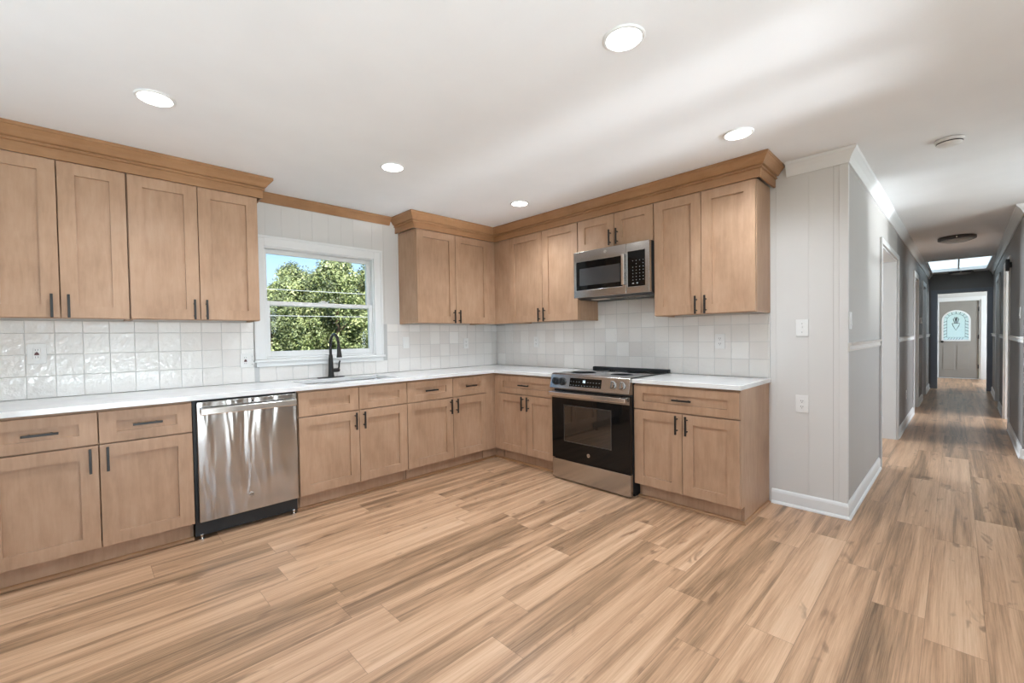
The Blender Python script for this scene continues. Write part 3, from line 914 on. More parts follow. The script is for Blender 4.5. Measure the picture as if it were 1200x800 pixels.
UZ0, UZ1 = 1.392, 2.297
def upper_cabinet(label, w, loc, rotz, z0=UZ0, split=None, filler_right=0.0, filler_left=0.0, short=False):
    t = thing('wall_cabinet', label, 'cabinet', (loc[0], loc[1], z0), rotz)
    h = UZ1 - z0
    mb = MB()
    prof = [(-0.003, 0.0), (-0.31, 0.0), (-0.31, h), (-0.003, h)]
    mb.prism(prof, 'x', 0.001, 0.017); mb.prism(prof, 'x', w - 0.017, w - 0.001)
    mb.box(0.017, w - 0.017, -0.309, -0.003, 0.012, 0.028); mb.box(0.017, w - 0.017, -0.309, -0.003, h - 0.016, h)
    mb.box(0.017, w - 0.017, -0.010, -0.003, 0.028, h - 0.016)
    mb.box(0.017, 0.038, -0.31, -0.292, 0, h); mb.box(w - 0.038, w - 0.017, -0.31, -0.292, 0, h)
    mb.box(0.038, w - 0.038, -0.31, -0.292, 0, 0.038); mb.box(0.038, w - 0.038, -0.31, -0.292, h - 0.03, h)
    obj('carcass', mb, WOOD, t)
    if filler_right or filler_left:
        mb = MB()
        if filler_right: mb.box(w, w + filler_right, -0.31, -0.292, 0, h); mb.box(w, w + filler_right, -0.292, -0.003, 0.012, 0.028)
        if filler_left: mb.box(-filler_left, 0, -0.31, -0.292, 0, h); mb.box(-filler_left, 0, -0.292, -0.003, 0.012, 0.028)
        obj('filler_strip', mb, WOOD, t)
    s = split if split else w / 2
    dz0, dh = 0.004, h - 0.010
    for side in (0, 1):
        x0, xw = (0.004, s - G - 0.004) if side == 0 else (s + G, w - s - G - 0.004)
        mb = MB(); shaker(mb, xw, dh)
        d = obj('door', mb, WOOD, t, loc=(x0, -0.3105, dz0))
        pull(d, (xw - 0.032) if side == 0 else 0.032, 0.066 if not short else 0.083, -0.021)
    return t
upper_cabinet('wood wall cabinet at the far left end with two tall doors', 0.605, (-4.020, 0), 0, split=0.303)
upper_cabinet('wood wall cabinet left of the window with two tall doors', 0.729, (-3.414, 0), 0, split=0.362)
upper_cabinet('wood wall cabinet between the window and the corner', 0.926, (-1.338, 0), 0, split=0.464, filler_right=0.120)
upper_cabinet('wood wall cabinet in the corner left of the microwave', 0.903, (0, -0.563), B90, split=0.467, filler_left=0.253)
upper_cabinet('short wood wall cabinet above the microwave', 0.742, (0, -1.468), B90, z0=2.000, split=0.384, short=True)
upper_cabinet('wood wall cabinet right of the microwave with two tall doors', 0.735, (0, -2.212), B90, split=0.370)

# crown over the wall cabinets
KP = [(0.0205, UZ1 - 0.004), (0.034, UZ1 - 0.004), (0.034, 2.350), (0.046, 2.352), (0.046, 2.360), (0.040, 2.364), (0.040, 2.369), (0.053, 2.372), (0.060, 2.382), (0.070, 2.398),
      (0.082, 2.412), (0.086, 2.418), (0.092, 2.420), (0.092, ZC - 0.0015), (0.0205, ZC - 0.0015)]
mb = MB(); mb.sweep([(-4.020, -0.31), (-2.686, -0.31), (-2.686, -0.001)], KP, side=1)
KL = [( 0.0015, UZ1 + 0.001), (0.0205, UZ1 + 0.001)]
tag(obj('crown_molding', mb, WOOD_H), 'wood crown molding on top of the wall cabinets left of the window', 'molding', 'cabinet crown moldings')
mb = MB(); mb.sweep([(-1.337, -0.001), (-1.337, -0.31), (-0.31, -0.31), (-0.31, -2.947), (-0.001, -2.947)], KP, side=1)
tag(obj('crown_molding', mb, WOOD_H), 'long wood crown molding turning the corner above the microwave cabinets', 'molding', 'cabinet crown moldings')
mb = MB(); mb.sweep([(-2.590, -0.0), (-1.433, -0.0)], [(0.0005, 2.362), (0.014, 2.362), (0.018, 2.372), (0.040, 2.412), (0.050, 2.424), (0.050, ZC - 0.0015), (0.0005, ZC - 0.0015)], side=1)
tag(obj('crown_molding', mb, WOOD_H), 'narrow darker wood strip at the ceiling above the window', 'molding', 'cabinet crown moldings')

# ------------------------------------------------------------------ countertops
CT0, CT1 = 0.8842, 0.914
SX0, SX1, SY0, SY1 = -2.43, -1.68, -0.545, -0.155
mb = MB()
mb.cells([-4.022, SX0, SX1, -0.655, -0.0125], [-1.4215, -0.655, SY0, SY1, -0.0125],
         lambda x, y: (y > -0.655 or x > -0.655) and not (SX0 < x < SX1 and SY0 < y < SY1), CT0, CT1)
tag(obj('countertop', mb, QUARTZ, bevel=0.002), 'long white quartz countertop turning the corner around the sink', 'countertop')
mb = MB(); mb.box(-0.655, -0.0125, -2.952, -2.1925, CT0, CT1)
tag(obj('countertop', mb, QUARTZ, bevel=0.002), 'short white quartz countertop right of the range', 'countertop')

# ------------------------------------------------------------------ backsplash: every tile slightly tilted
def backsplash(name, label, axis, u_lines, zrows, limits):
    """limits(u0,u1,z0,z1) -> None or clipped rect"""
    rnd = random.Random(11 if axis == 'x' else 7)
    mb = MB()
    col = mb.bm.loops.layers.color.new('tint')
    def put(faces, c):
        for f in faces:
            for lp in f.loops: lp[col] = (c, c, c, 1)
    for u0, u1 in zip(u_lines[:-1], u_lines[1:]):
        for z0, z1 in zip(zrows[:-1], zrows[1:]):
            r = limits(u0, u1, z0, z1)
            if not r: continue
            a, b, c, d = r[0] + 0.0011, r[1] - 0.0011, r[2] + 0.0011, r[3] - 0.0011
            if b - a < 0.004 or d - c < 0.004: continue
            th = 0.0098
            tx, tz = rnd.gauss(0, 0.005), rnd.gauss(0, 0.005)
            um, zm = (a + b) / 2, (c + d) / 2
            def P(u, z, dep): return (u, -dep, z) if axis == 'x' else (-dep, u, z)
            e = 0.0022
            back = [mb.v(P(u, z, 0.0042)) for u, z in ((a, c), (b, c), (b, d), (a, d))]
            mid = [mb.v(P(u, z, th - 0.002)) for u, z in ((a, c), (b, c), (b, d), (a, d))]
            fr = [mb.v(P(u, z, th + tx * (u - um) + tz * (z - zm))) for u, z in ((a + e, c + e), (b - e, c + e), (b - e, d - e), (a + e, d - e))]
            fs = [mb.f(fr), mb.f(back[::-1])]
            for A, B in ((back, mid), (mid, fr)):
                for k in range(4): fs.append(mb.f([A[k], A[(k + 1) % 4], B[(k + 1) % 4], B[k]]))
            put(fs, min(1, max(0, rnd.gauss(0.5, 0.28))))
    return tag(obj(name, mb, TILE), label, 'backsplash'), mb
ZR = [0.9145, 0.9215 + 0.128, 1.181, 1.313, 1.445]
ul = [-2.621 + 0.1263 * k for k in range(-11, 22)]
ul[-1] = -0.0005
ul = [q for q in ul if q <= 0.0]
def limA(u0, u1, z0, z1):
    u0 = max(u0, -4.02); u1 = min(u1, -0.0125)
    z1 = min(z1, 1.391)
    if cx0 - 0.016 < (u0 + u1) / 2 < cx1 + 0.016:
        z1 = min(z1, 1.036)
    else:
        if u0 < cx0 - 0.004 < u1: u1 = cx0 - 0.006
        if u0 < cx1 + 0.004 < u1: u0 = cx1 + 0.006
    if z1 - z0 < 0.004: return None
    return (u0, u1, z0, z1)
bsA, _ = backsplash('tile_backsplash', 'glossy white square tile backsplash under and beside the window', 'x', ul, ZR, limA)
mb = MB()
for a, b, z in ((-4.02, cx0 - 0.006, 1.391), (cx0 - 0.006, cx1 + 0.006, 1.034), (cx1 + 0.006, -0.0125, 1.391)):
    mb.box(a, b, -0.0075, -0.0005, 0.9145, z)
obj('grout', mb, GROUT, bsA)
ulB = sorted([-2.9455] + [-2.933 + 0.1263 * k for k in range(0, 24)])
ulB = [q for q in ulB if q < -0.02] + [-0.0005]
def limB(u0, u1, z0, z1):
    u0 = max(u0, -2.944)
    mid = (u0 + u1) / 2
    top = 1.391
    if -2.212 < mid < -1.467: top = 1.571
    u1 = min(u1, -0.0005)
    z1 = min(z1, top)
    if -2.192 < mid < -1.423: z0 = max(z0, 0.9145)
    return (u0, u1, z0, z1) if z1 - z0 > 0.004 else None
bsB, _ = backsplash('tile_backsplash', 'glossy white square tile backsplash behind the range', 'y', ulB, ZR + [1.576], limB)
mb = MB()
mb.box(-0.0075, -0.0005, -2.944, -2.2125, 0.9145, 1.391); mb.box(-0.0075, -0.0005, -2.2125, -1.4675, 0.9145, 1.571); mb.box(-0.0075, -0.0005, -1.4675, -0.0005, 0.9145, 1.391)
obj('grout', mb, GROUT, bsB)

# ------------------------------------------------------------------ sink and faucet
t = thing('kitchen_sink', 'stainless undermount sink set in the long white countertop', 'sink', ((SX0 + SX1) / 2, (SY0 + SY1) / 2, 0.68))
mb = MB()
hx, hy = (SX1 - SX0) / 2 + 0.004, (SY1 - SY0) / 2 + 0.004
def rr(hx, hy, r, z, n=5):
    pts = []
    for cx, cy, a0 in ((hx - r, hy - r, 0), (-hx + r, hy - r, 90), (-hx + r, -hy + r, 180), (hx - r, -hy + r, 270)):
        for k in range(n + 1):
            a = R(a0 + 90 * k / n)
            pts.append(mb.v((cx + r * math.cos(a), cy + r * math.sin(a), z)))
    return pts
rings = [rr(hx + 0.014, hy + 0.014, 0.03, 0.2035), rr(hx, hy, 0.03, 0.2035), rr(hx - 0.006, hy - 0.006, 0.05, 0.02), rr(hx - 0.04, hy - 0.04, 0.05, 0.002),
         rr(0.05, 0.05, 0.049, 0.0)]
out = [rr(hx + 0.014, hy + 0.014, 0.03, 0.2000), rr(hx + 0.003, hy + 0.003, 0.03, 0.2000), rr(hx - 0.003, hy - 0.003, 0.05, 0.018), rr(hx - 0.038, hy - 0.038, 0.05, -0.002), rr(0.05, 0.05, 0.049, -0.004)]
for S in (rings, out):
    for A, B in zip(S[:-1], S[1:]):
        for k in range(len(A)): mb.f([A[k], A[(k + 1) % len(A)], B[(k + 1) % len(A)], B[k]])
for A, B in ((rings[0], out[0]), (rings[-1], out[-1])):
    for k in range(len(A)): mb.f([A[k], A[(k + 1) % len(A)], B[(k + 1) % len(A)], B[k]])
obj('basin', mb, STEELB, t, smooth=True)
mb = MB(); mb.lathe([(0.0, 0.001), (0.03, 0.001), (0.047, 0.005), (0.0475, -0.004), (0.030, -0.02), (0, -0.02)], n=24)
obj('drain', mb, STEELB, t, smooth=True)

FX, FY = -2.075, -0.085
t = thing('kitchen_faucet', 'matte black gooseneck pull-down faucet at the sink', 'faucet', (FX, FY, 0.9142))
mb = MB()
pl_ = []
for cx, a0 in ((0.093, -90), (-0.093, 90)):
    for k in range(9):
        a = R(a0 + 180 * k / 8)
        pl_.append((cx + 0.027 * math.cos(a), 0.027 * math.sin(a)))
mb.prism(pl_, 'z', 0.0, 0.007)
obj('deck_plate', mb, BLACK, t, bevel=0.002)
mb = MB()
mb.lathe([(0.027, 0.007), (0.027, 0.012), (0.024, 0.030), (0.0205, 0.10), (0.0175, 0.17), (0.0150, 0.20), (0.0, 0.20)], n=20)
obj('body', mb, BLACK, t, smooth=True)
mb = MB()
pts = [(0, 0, 0.195), (0, 0, 0.27)]
for k in range(13):
    a = math.pi * k / 12
    pts.append((0, -0.085 + 0.085 * math.cos(a), 0.285 + 0.092 * math.sin(a)))
pts.append((0, -0.173, 0.262))
mb.tube(pts, 0.0120, 14)
obj('neck', mb, BLACK, t, smooth=True)
mb = MB()
mb.lathe([(0.0145, 0.0), (0.0165, -0.03), (0.021, -0.075), (0.023, -0.085), (0.019, -0.088), (0, -0.088)], n=18)
o = obj('spray_head', mb, BLACK, t, smooth=True, loc=(0, -0.174, 0.268), rot=(R(-5), 0, 0))
mb = MB()
mb.lathe([(0.018, 0.0), (0.018, 0.045), (0.016, 0.060), (0.012, 0.064), (0, 0.064)], origin=(0.012, 0, 0.062), axis='x', n=16)
mb.tube([(0.060, 0, 0.062), (0.070, -0.002, 0.085), (0.074, -0.004, 0.13), (0.080, -0.006, 0.145)], [0.010, 0.008, 0.0065, 0.0065], 10)
obj('lever', mb, BLACK, t, smooth=True)

# ------------------------------------------------------------------ dishwasher
def text_mesh(body, size, depth):
    cu = bpy.data.curves.new('lettering', 'FONT')
    cu.body = body; cu.size = size; cu.extrude = depth; cu.align_x = 'CENTER'; cu.align_y = 'CENTER'; cu.resolution_u = 2
    tmp = bpy.data.objects.new('lettering', cu)
    C.objects.link(tmp)
    dg = bpy.context.evaluated_depsgraph_get()
    me = bpy.data.meshes.new_from_object(tmp.evaluated_get(dg))
    C.objects.unlink(tmp); bpy.data.objects.remove(tmp)
    return me
def monogram(parent, x, y, z, r, mring, mlet):
    """round badge facing -y with a ring and the two script letters"""
    mb = MB()
    mb.lathe([(r, 0.0), (r, -0.0015), (r * 0.9, -0.002), (r * 0.88, -0.0012), (0, -0.0012)], axis='y', n=28)
    b = obj('round_badge', mb, mring, parent, loc=(x, y, z), smooth=True)
    me = text_mesh('GE', r * 1.15, 0.0004)
    me.materials.append(mlet)
    o = bpy.data.objects.new('badge_letters', me); C.objects.link(o)
    o.parent = b; o.location = (0, -0.0018, 0); o.rotation_euler = (R(90), 0, 0)
    return b
DX0, DX1 = -3.156, -2.541
t = thing('dishwasher', 'stainless steel dishwasher under the counter beside the sink cabinet', 'dishwasher', ((DX0 + DX1) / 2, 0, 0))
hw = (DX1 - DX0) / 2 - 0.003
mb = MB(); mb.box(-hw, hw, -0.585, -0.03, 0.11, 0.878)
obj('tub', mb, BLACKPL, t)
mb = MB()
dw0, dw1 = -hw + 0.016, hw - 0.006
# slightly bowed steel front
n = 12
prof = []
mb.box(dw0, dw1, -0.640, -0.5855, 0.118, 0.870)
obj('door_panel', mb, STEELW, t, bevel=0.004)
mb = MB(); mb.box(-hw, hw, -0.602, -0.5855, 0.8705, 0.8775); mb.box(-hw, dw0 - 0.0005, -0.602, -0.5855, 0.11, 0.8705)
obj('door_edge', mb, BLACKPL, t)
mb = MB()
mb.box(dw0 + 0.012, dw1 - 0.012, -0.692, -0.672, 0.791, 0.834)
mb.box(dw0 + 0.014, dw0 + 0.036, -0.674, -0.6405, 0.794, 0.831); mb.box(dw1 - 0.036, dw1 - 0.014, -0.674, -0.6405, 0.794, 0.831)
obj('bar_handle', mb, STEELB, t, bevel=0.005)
mb = MB(); mb.box(-hw, hw, -0.585, -0.565, 0.02, 0.1095)
obj('toe_panel', mb, BLACKPL, t)
for s in (-1, 1):
    mb = MB(); mb.lathe([(0.018, 0.0), (0.018, 0.008), (0.006, 0.010), (0.006, 0.03)], origin=(s * (hw - 0.03), -0.60, 0), n=12)
    mb.box(s * (hw - 0.03) - 0.008, s * (hw - 0.03) + 0.008, -0.60, -0.5855, 0.024, 0.031)
    obj('leveling_foot', mb, STEELB, t)
mb = MB(); mb.lathe([(0.006, -0.0), (0.006, -0.002), (0, -0.002)], origin=(0.02, -0.6402, 0.848), axis='y', n=12)
obj('indicator_light', mb, BLACK, t)
monogram(t, 0.0, -0.6402, 0.225, 0.016, STEEL, BLACK)

# ------------------------------------------------------------------ range
RY0, RY1 = -1.4235, -2.1905
t = thing('electric_range', 'stainless and black slide-in electric range between the counters', 'stove', (0, (RY0 + RY1) / 2, 0), B90)
hw = (RY0 - RY1) / 2
mb = MB()
mb.box(-hw + 0.003, hw - 0.003, -0.640, -0.018, 0.03, 0.9145)
mb.box(-hw + 0.01, hw - 0.01, -0.60, -0.05, 0.002, 0.03)
obj('body', mb, BLACKPL, t)
mb = MB(); mb.box(-hw - 0.004, hw + 0.004, -0.655, -0.060, 0.9148, 0.9235)
obj('glass_cooktop', mb, BGLASS, t, bevel=0.002)
CT = bpy.data.objects  # burner rings printed on the glass
for bx, by, br in ((-0.19, -0.47, 0.115), (0.19, -0.47, 0.09), (-0.19, -0.20, 0.08), (0.19, -0.20, 0.105), (0.0, -0.17, 0.05)):
    mb = MB(); mb.lathe([(br, 0), (br, 0.0004), (br - 0.003, 0.0004), (br - 0.003, 0)], origin=(bx, by, 0.9236), n=40)
    obj('burner_ring', mb, PRINT, t)
mb = MB()
mb.prism([(-0.058, 0.9148), (-0.012, 0.9148), (-0.012, 0.946), (-0.050, 0.946), (-0.058, 0.940)], 'x', -hw + 0.006, hw + 0.002)
obj('rear_vent_trim', mb, BLACKPL, t, bevel=0.002)
mb = MB()
mb.prism([(-0.640, 0.9235), (-0.660, 0.9235), (-0.672, 0.915), (-0.700, 0.800), (-0.696, 0.792), (-0.640, 0.792)], 'x', -hw - 0.001, hw + 0.001)
CP = obj('control_panel', mb, STEEL, t, bevel=0.002)
ang = math.atan2(0.028, 0.115)
def on_panel(x, z, off=0.0):
    """point on the sloped fascia at height z"""
    y = -0.672 - (0.915 - z) / 0.115 * 0.028
    return (x, y - off * math.cos(ang), z + off * math.sin(ang) * -0.0)
mb = MB(); mb.box(-0.155, 0.155, -0.0025, 0.004, -0.036, 0.036)
DP = obj('display', mb, BGLASS, t, loc=on_panel(-0.020, 0.858), rot=(-ang, 0, 0))
DP['label'] = 'black glass touch display'
mb = MB()   # clock digits as seven-bar figures
def bar(x0, x1, z0, z1): mb.box(x0, x1, -0.0032, -0.0026, z0, z1)
bar(-0.020, -0.017, 0.000, 0.020)
bar(-0.010, 0.002, 0.018, 0.020); bar(-0.010, 0.002, 0.009, 0.011); bar(-0.010, 0.002, 0.0, 0.002); bar(-0.010, -0.008, 0.002, 0.018); bar(0.0, 0.002, 0.002, 0.018)
obj('clock_digits', mb, DIGIT, DP)
mb = MB()
rr_ = random.Random(3)
for r_ in range(2):
    for k in range(11):
        x = -0.14 + k * 0.028
        if -0.03 < x < 0.02 and r_ == 1: continue
        z = -0.026 + r_ * 0.030
        mb = MB(); mb.box(x - 0.006, x + 0.006 - rr_.random() * 0.004, -0.0031, -0.0026, z, z + 0.003)
        obj('touch_mark', mb, PRINT, DP)
for k, x in enumerate((-0.325, -0.255, 0.235, 0.315)):
    mb = MB()
    mb.lathe([(0.034, 0), (0.034, -0.004), (0.029, -0.006), (0.027, -0.022), (0.025, -0.026), (0, -0.026)], axis='y', n=28)
    mb.box(-0.006, 0.006, -0.036, -0.024, -0.026, 0.026)
    kb = obj('knob', mb, STEEL if k > 1 else BLACKPL, t, loc=on_panel(x, 0.858, 0.0005), rot=(-ang, 0, 0), smooth=True)  # left pair: dark reflection put into their colour
    kb['label'] = 'steel control knob' if k > 1 else 'control knob coloured as its dark reflection'
# oven door
mb = MB(); mb.box(-hw + 0.002, hw - 0.002, -0.678, -0.6405, 0.188, 0.775)
OD = obj('oven_door', mb, BGLASS, t, bevel=0.004)
mb = MB(); mb.box(-0.245, 0.215, -0.6792, -0.6782, 0.350, 0.655)
o = obj('oven_window', mb, WGLASS, OD)
mb = MB()
mb.cells([-0.250, -0.243, 0.213, 0.220], [0.345, 0.352, 0.653, 0.660], lambda x, z: not (-0.243 < x < 0.213 and 0.352 < z < 0.653), -0.6800, -0.6793)
bmesh.ops.transform(mb.bm, matrix=Matrix(((1, 0, 0, 0), (0, 0, 1, 0), (0, 1, 0, 0), (0, 0, 0, 1))), verts=mb.bm.verts[:])
obj('window_border', mb, plain('smoked_border', (0.05, 0.045, 0.04, 1), 0.3), OD)
mb = MB(); mb.box(-hw + 0.004, hw - 0.004, -0.6815, -0.6782, 0.715, 0.774)
obj('door_trim', mb, STEEL, OD, bevel=0.001)
mb = MB()
mb.box(-hw + 0.012, hw - 0.012, -0.735, -0.715, 0.735, 0.772)
for s in (-1, 1): mb.box(s * (hw - 0.045) - 0.014, s * (hw - 0.045) + 0.014, -0.717, -0.6817, 0.741, 0.766)
obj('oven_handle', mb, STEELB, OD, bevel=0.006)
monogram(OD, 0.0, -0.6782, 0.262, 0.015, STEELB, BLACK)
mb = MB(); mb.box(-hw + 0.002, hw - 0.002, -0.676, -0.6405, 0.012, 0.182)
obj('storage_drawer', mb, STEEL, t, bevel=0.004)

# ------------------------------------------------------------------ microwave
MY0, MY1 = -1.4705, -2.2095
MZ0, MZ1 = 1.575, 1.9985
t = thing('microwave_oven', 'stainless over-the-range microwave mounted above the range', 'microwave', (0, (MY0 + MY1) / 2, MZ0), B90)
hw = (MY0 - MY1) / 2
H = MZ1 - MZ0
mb = MB()
mb.prism([(-0.013, 0.0), (-0.30, 0.0), (-0.365, 0.018), (-0.365, H), (-0.013, H)], 'x', -hw + 0.002, hw - 0.002)
obj('body', mb, BLACKPL, t)
# stainless front frame around the glass: one door with hole + control column
FR0, FR1 = -0.400, -0.3655
dx1 = 0.165       # door right edge
mb = MB()
gx0, gx1, gz0, gz1 = -hw + 0.028, 0.128, 0.078, 0.330
mb.cells([-hw, gx0, gx1, dx1], [0.012, gz0, gz1, H - 0.001], lambda x, z: not (gx0 < x < gx1 and gz0 < z < gz1), FR0, FR1)
bmesh.ops.transform(mb.bm, matrix=Matrix(((1, 0, 0, 0), (0, 0, 1, 0), (0, 1, 0, 0), (0, 0, 0, 1))), verts=mb.bm.verts[:])
MD = obj('microwave_door', mb, STEEL, t, bevel=0.003)
mb = MB(); mb.box(gx0 - 0.001, gx1 + 0.001, -0.396, -0.372, gz0 - 0.001, gz1 + 0.001)
o = obj('door_glass', mb, BGLASS, MD)
mb = MB(); mb.box(gx0 + 0.035, gx1 - 0.022, -0.3968, -0.3962, gz0 + 0.040, gz1 - 0.060)
obj('mesh_window', mb, MGLASS, MD)
mb = MB(); mb.box(0.133, 0.160, -0.428, -0.405, 0.085, 0.338)
for z in (0.10, 0.318): mb.box(0.138, 0.155, -0.407, -0.4002, z, z + 0.012)
obj('door_handle', mb, STEELB, MD, bevel=0.004)
mb = MB()
px0, px1 = 0.178, hw - 0.038
mb.cells([dx1 + 0.0015, px0, px1, hw], [0.012, gz0 - 0.012, 0.352, H - 0.001], lambda x, z: not (px0 < x < px1 and gz0 - 0.012 < z < 0.352), FR0, FR1)
bmesh.ops.transform(mb.bm, matrix=Matrix(((1, 0, 0, 0), (0, 0, 1, 0), (0, 1, 0, 0), (0, 0, 0, 1))), verts=mb.bm.verts[:])
obj('control_frame', mb, STEEL, t, bevel=0.003)
mb = MB(); mb.box(px0 - 0.001, px1 + 0.001, -0.398, -0.372, gz0 - 0.013, 0.353)
KPD = obj('keypad', mb, BGLASS, t)
mb = MB()
for r_ in range(7):
    for c_ in range(4):
        x = px0 + 0.046 + c_ * (px1 - px0 - 0.062) / 3; z = 0.115 + r_ * 0.026
        if r_ == 5 and c_ in (0, 2): continue
        mb = MB(); mb.box(x - 0.0032, x + 0.0032, -0.3988, -0.3981, z, z + 0.005); obj('key', mb, PRINT, KPD)
for a_, b_ in ((0.040, 0.056), (0.078, 0.092)):
    mb = MB(); mb.box(px0 + a_, px0 + b_, -0.3988, -0.3981, 0.086, 0.096); obj('key', mb, PRINT, KPD)
mb = MB(); mb.box(-0.25, -0.10, -0.30, -0.22, -0.004, -0.0005)
o = obj('cooktop_lamp_lens', mb, plain('warm_lens', (0.75, 0.66, 0.55, 1), 0.3), t)
mb = MB()
for k in range(9): mb.box(0.0, 0.30, -0.29 + k * 0.022, -0.28 + k * 0.022, -0.003, -0.0005)
obj('grease_filter', mb, STEEL, t)
monogram(t, -0.035, FR0 - 0.0003, H - 0.035, 0.014, STEELB, STEELB)

# ------------------------------------------------------------------ outlets and switches
def plate(name, label, cat, loc, rotz, w=0.072, h=0.116, parts=(), group=None):
    t = thing(name, label, cat, loc, rotz, group)
    mb = MB(); mb.box(-w / 2, w / 2, -0.006, -0.0003, -h / 2, h / 2)
    obj('cover_plate', mb, PLASTIC, t, bevel=0.002)
    for kind, x in parts:
        if kind == 'duplex':
            for z in (-0.020, 0.020):
                mb = MB(); mb.box(x - 0.014, x + 0.014, -0.0085, -0.0062, z - 0.013, z + 0.013)
                f = obj('receptacle', mb, PLASTIC, t, bevel=0.002)
                mb = MB()
                for a_, b_, c_, d_ in ((-0.007, -0.005, -0.002, 0.008), (0.005, 0.007, -0.002, 0.008), (-0.002, 0.002, -0.010, -0.006)):
                    mb = MB(); mb.box(x + a_, x + b_, -0.0091, -0.0086, z + c_, z + d_); obj('slot', mb, DARKSLOT, f)
        if kind == 'gfci':
            mb = MB(); mb.box(x - 0.017, x + 0.017, -0.0085, -0.0062, -0.034, 0.034)
            f = obj('receptacle', mb, PLASTIC, t, bevel=0.002)
            mb = MB()
            for z in (-0.022, 0.022):
                for a_ in (-0.006, 0.006):
                    mb = MB(); mb.box(x + a_ - 0.001, x + a_ + 0.001, -0.0091, -0.0086, z - 0.004, z + 0.006); obj('slot', mb, DARKSLOT, f)
            mb = MB(); mb.prism([(x - 0.011, -0.009), (x + 0.011, -0.009), (x + 0.008, 0.004), (x, 0.012), (x - 0.008, 0.004)], 'y', -0.0105, -0.0086)
            b = obj('reset_button', mb, plain('dark_red_button', (0.10, 0.03, 0.03, 1), 0.5), f)
            b['label'] = 'dark reddish reset button'
        if kind == 'rocker':
            mb = MB(); mb.prism([(-0.0062, -0.033), (-0.0110, -0.033), (-0.0085, 0.0), (-0.0072, 0.033), (-0.0062, 0.033)], 'x', x - 0.016, x + 0.016)
            obj('rocker', mb, PLASTIC, t, bevel=0.001)
        if kind == 'toggle':
            mb = MB(); mb.box(x - 0.004, x + 0.004, -0.0200, -0.0062, -0.002, 0.010)
            obj('toggle', mb, PLASTIC, t, bevel=0.001)
            for z in (-0.03, 0.03):
                mb = MB(); mb.lathe([(0.003, -0.0062), (0.003, -0.0072), (0, -0.0072)], origin=(x, 0, z), axis='y', n=10)
                obj('screw', mb, STEELB, t)
    return t
TY = -0.0135
plate('wall_outlet', 'white outlet with dark red button on tiles under the leftmost wall cabinet', 'outlet', (-3.835, TY, 1.188), 0, 0.082, 0.122, (('gfci', 0),))
plate('wall_outlet', 'double white outlet plate on tiles at the left of the window', 'outlet', (-2.708, TY, 1.092), 0, 0.092, 0.112, (('gfci', -0.012), ('toggle', 0.036)))
plate('light_switch', 'white switch plate on tiles just right of the window', 'switch', (-1.278, TY, 1.205), 0, 0.072, 0.116, (('rocker', 0),))
plate('wall_outlet', 'white outlet on tiles near the corner under wall cabinet', 'outlet', (-0.500, TY, 1.180), 0, 0.072, 0.116, (('duplex', 0),))
plate('wall_outlet', 'white outlet on tiles left of the range', 'outlet', (TY, -0.660, 1.185), B90, 0.072, 0.116, (('duplex', 0),))
plate('wall_outlet', 'white outlet on tiles above the counter right of the range', 'outlet', (TY, -2.600, 1.186), B90, 0.072, 0.116, (('duplex', 0),))
plate('light_switch', 'white toggle switch on the bare wall right of the wall cabinets', 'switch', (0, -3.142, 1.277), B90, 0.075, 0.118, (('toggle', 0),))
plate('wall_outlet', 'white outlet low on the bare wall right of the cabinets', 'outlet', (0, -3.142, 0.743), B90, 0.075, 0.122, (('duplex', 0),))
def hl(s, w, z): x, y = hp(s, w); return (x, y, z)
plate('light_switch', 'white switch on the hall wall just past the kitchen corner', 'switch', hl(0.10, 0, 1.32), HA, 0.07, 0.116, (('rocker', 0),))
plate('wall_outlet', 'white outlet low on the left hall wall', 'outlet', hl(4.2, 0, 0.40), HA, 0.072, 0.116, (('duplex', 0),))
plate('light_switch', 'white switch on the right hall wall near its front corner', 'switch', hl(3.14, HW, 1.41), HA + math.pi, 0.072, 0.116, (('rocker', 0),))
t = thing('thermostat', 'small dark thermostat on the left hall wall between doors', 'thermostat', hl(6.72, 0, 1.42), HA)
mb = MB(); mb.box(-0.06, 0.06, -0.024, -0.0003, -0.05, 0.05); obj('case', mb, PLASTIC, t, bevel=0.004)
mb = MB(); mb.box(-0.045, 0.045, -0.026, -0.0242, -0.025, 0.035); obj('screen', mb, BGLASS, t)
t = thing('door_chime', 'small dark grey chime box high on the right hall wall by door casing', 'chime', hl(4.44, HW, 2.02), HA + math.pi)
mb = MB(); mb.box(-0.055, 0.055, -0.05, -0.019, -0.07, 0.07); obj('case', mb, plain('dark_grey_plastic', (0.05, 0.052, 0.06, 1), 0.5), t, bevel=0.005)
mb = MB()
for k in range(6): mb.box(-0.04, 0.04, -0.0512, -0.0503, -0.05 + k * 0.018, -0.043 + k * 0.018)
mb.box(-0.03, 0.03, -0.019, -0.0003, -0.03, 0.03)
obj('grille', mb, BLACKPL, t)

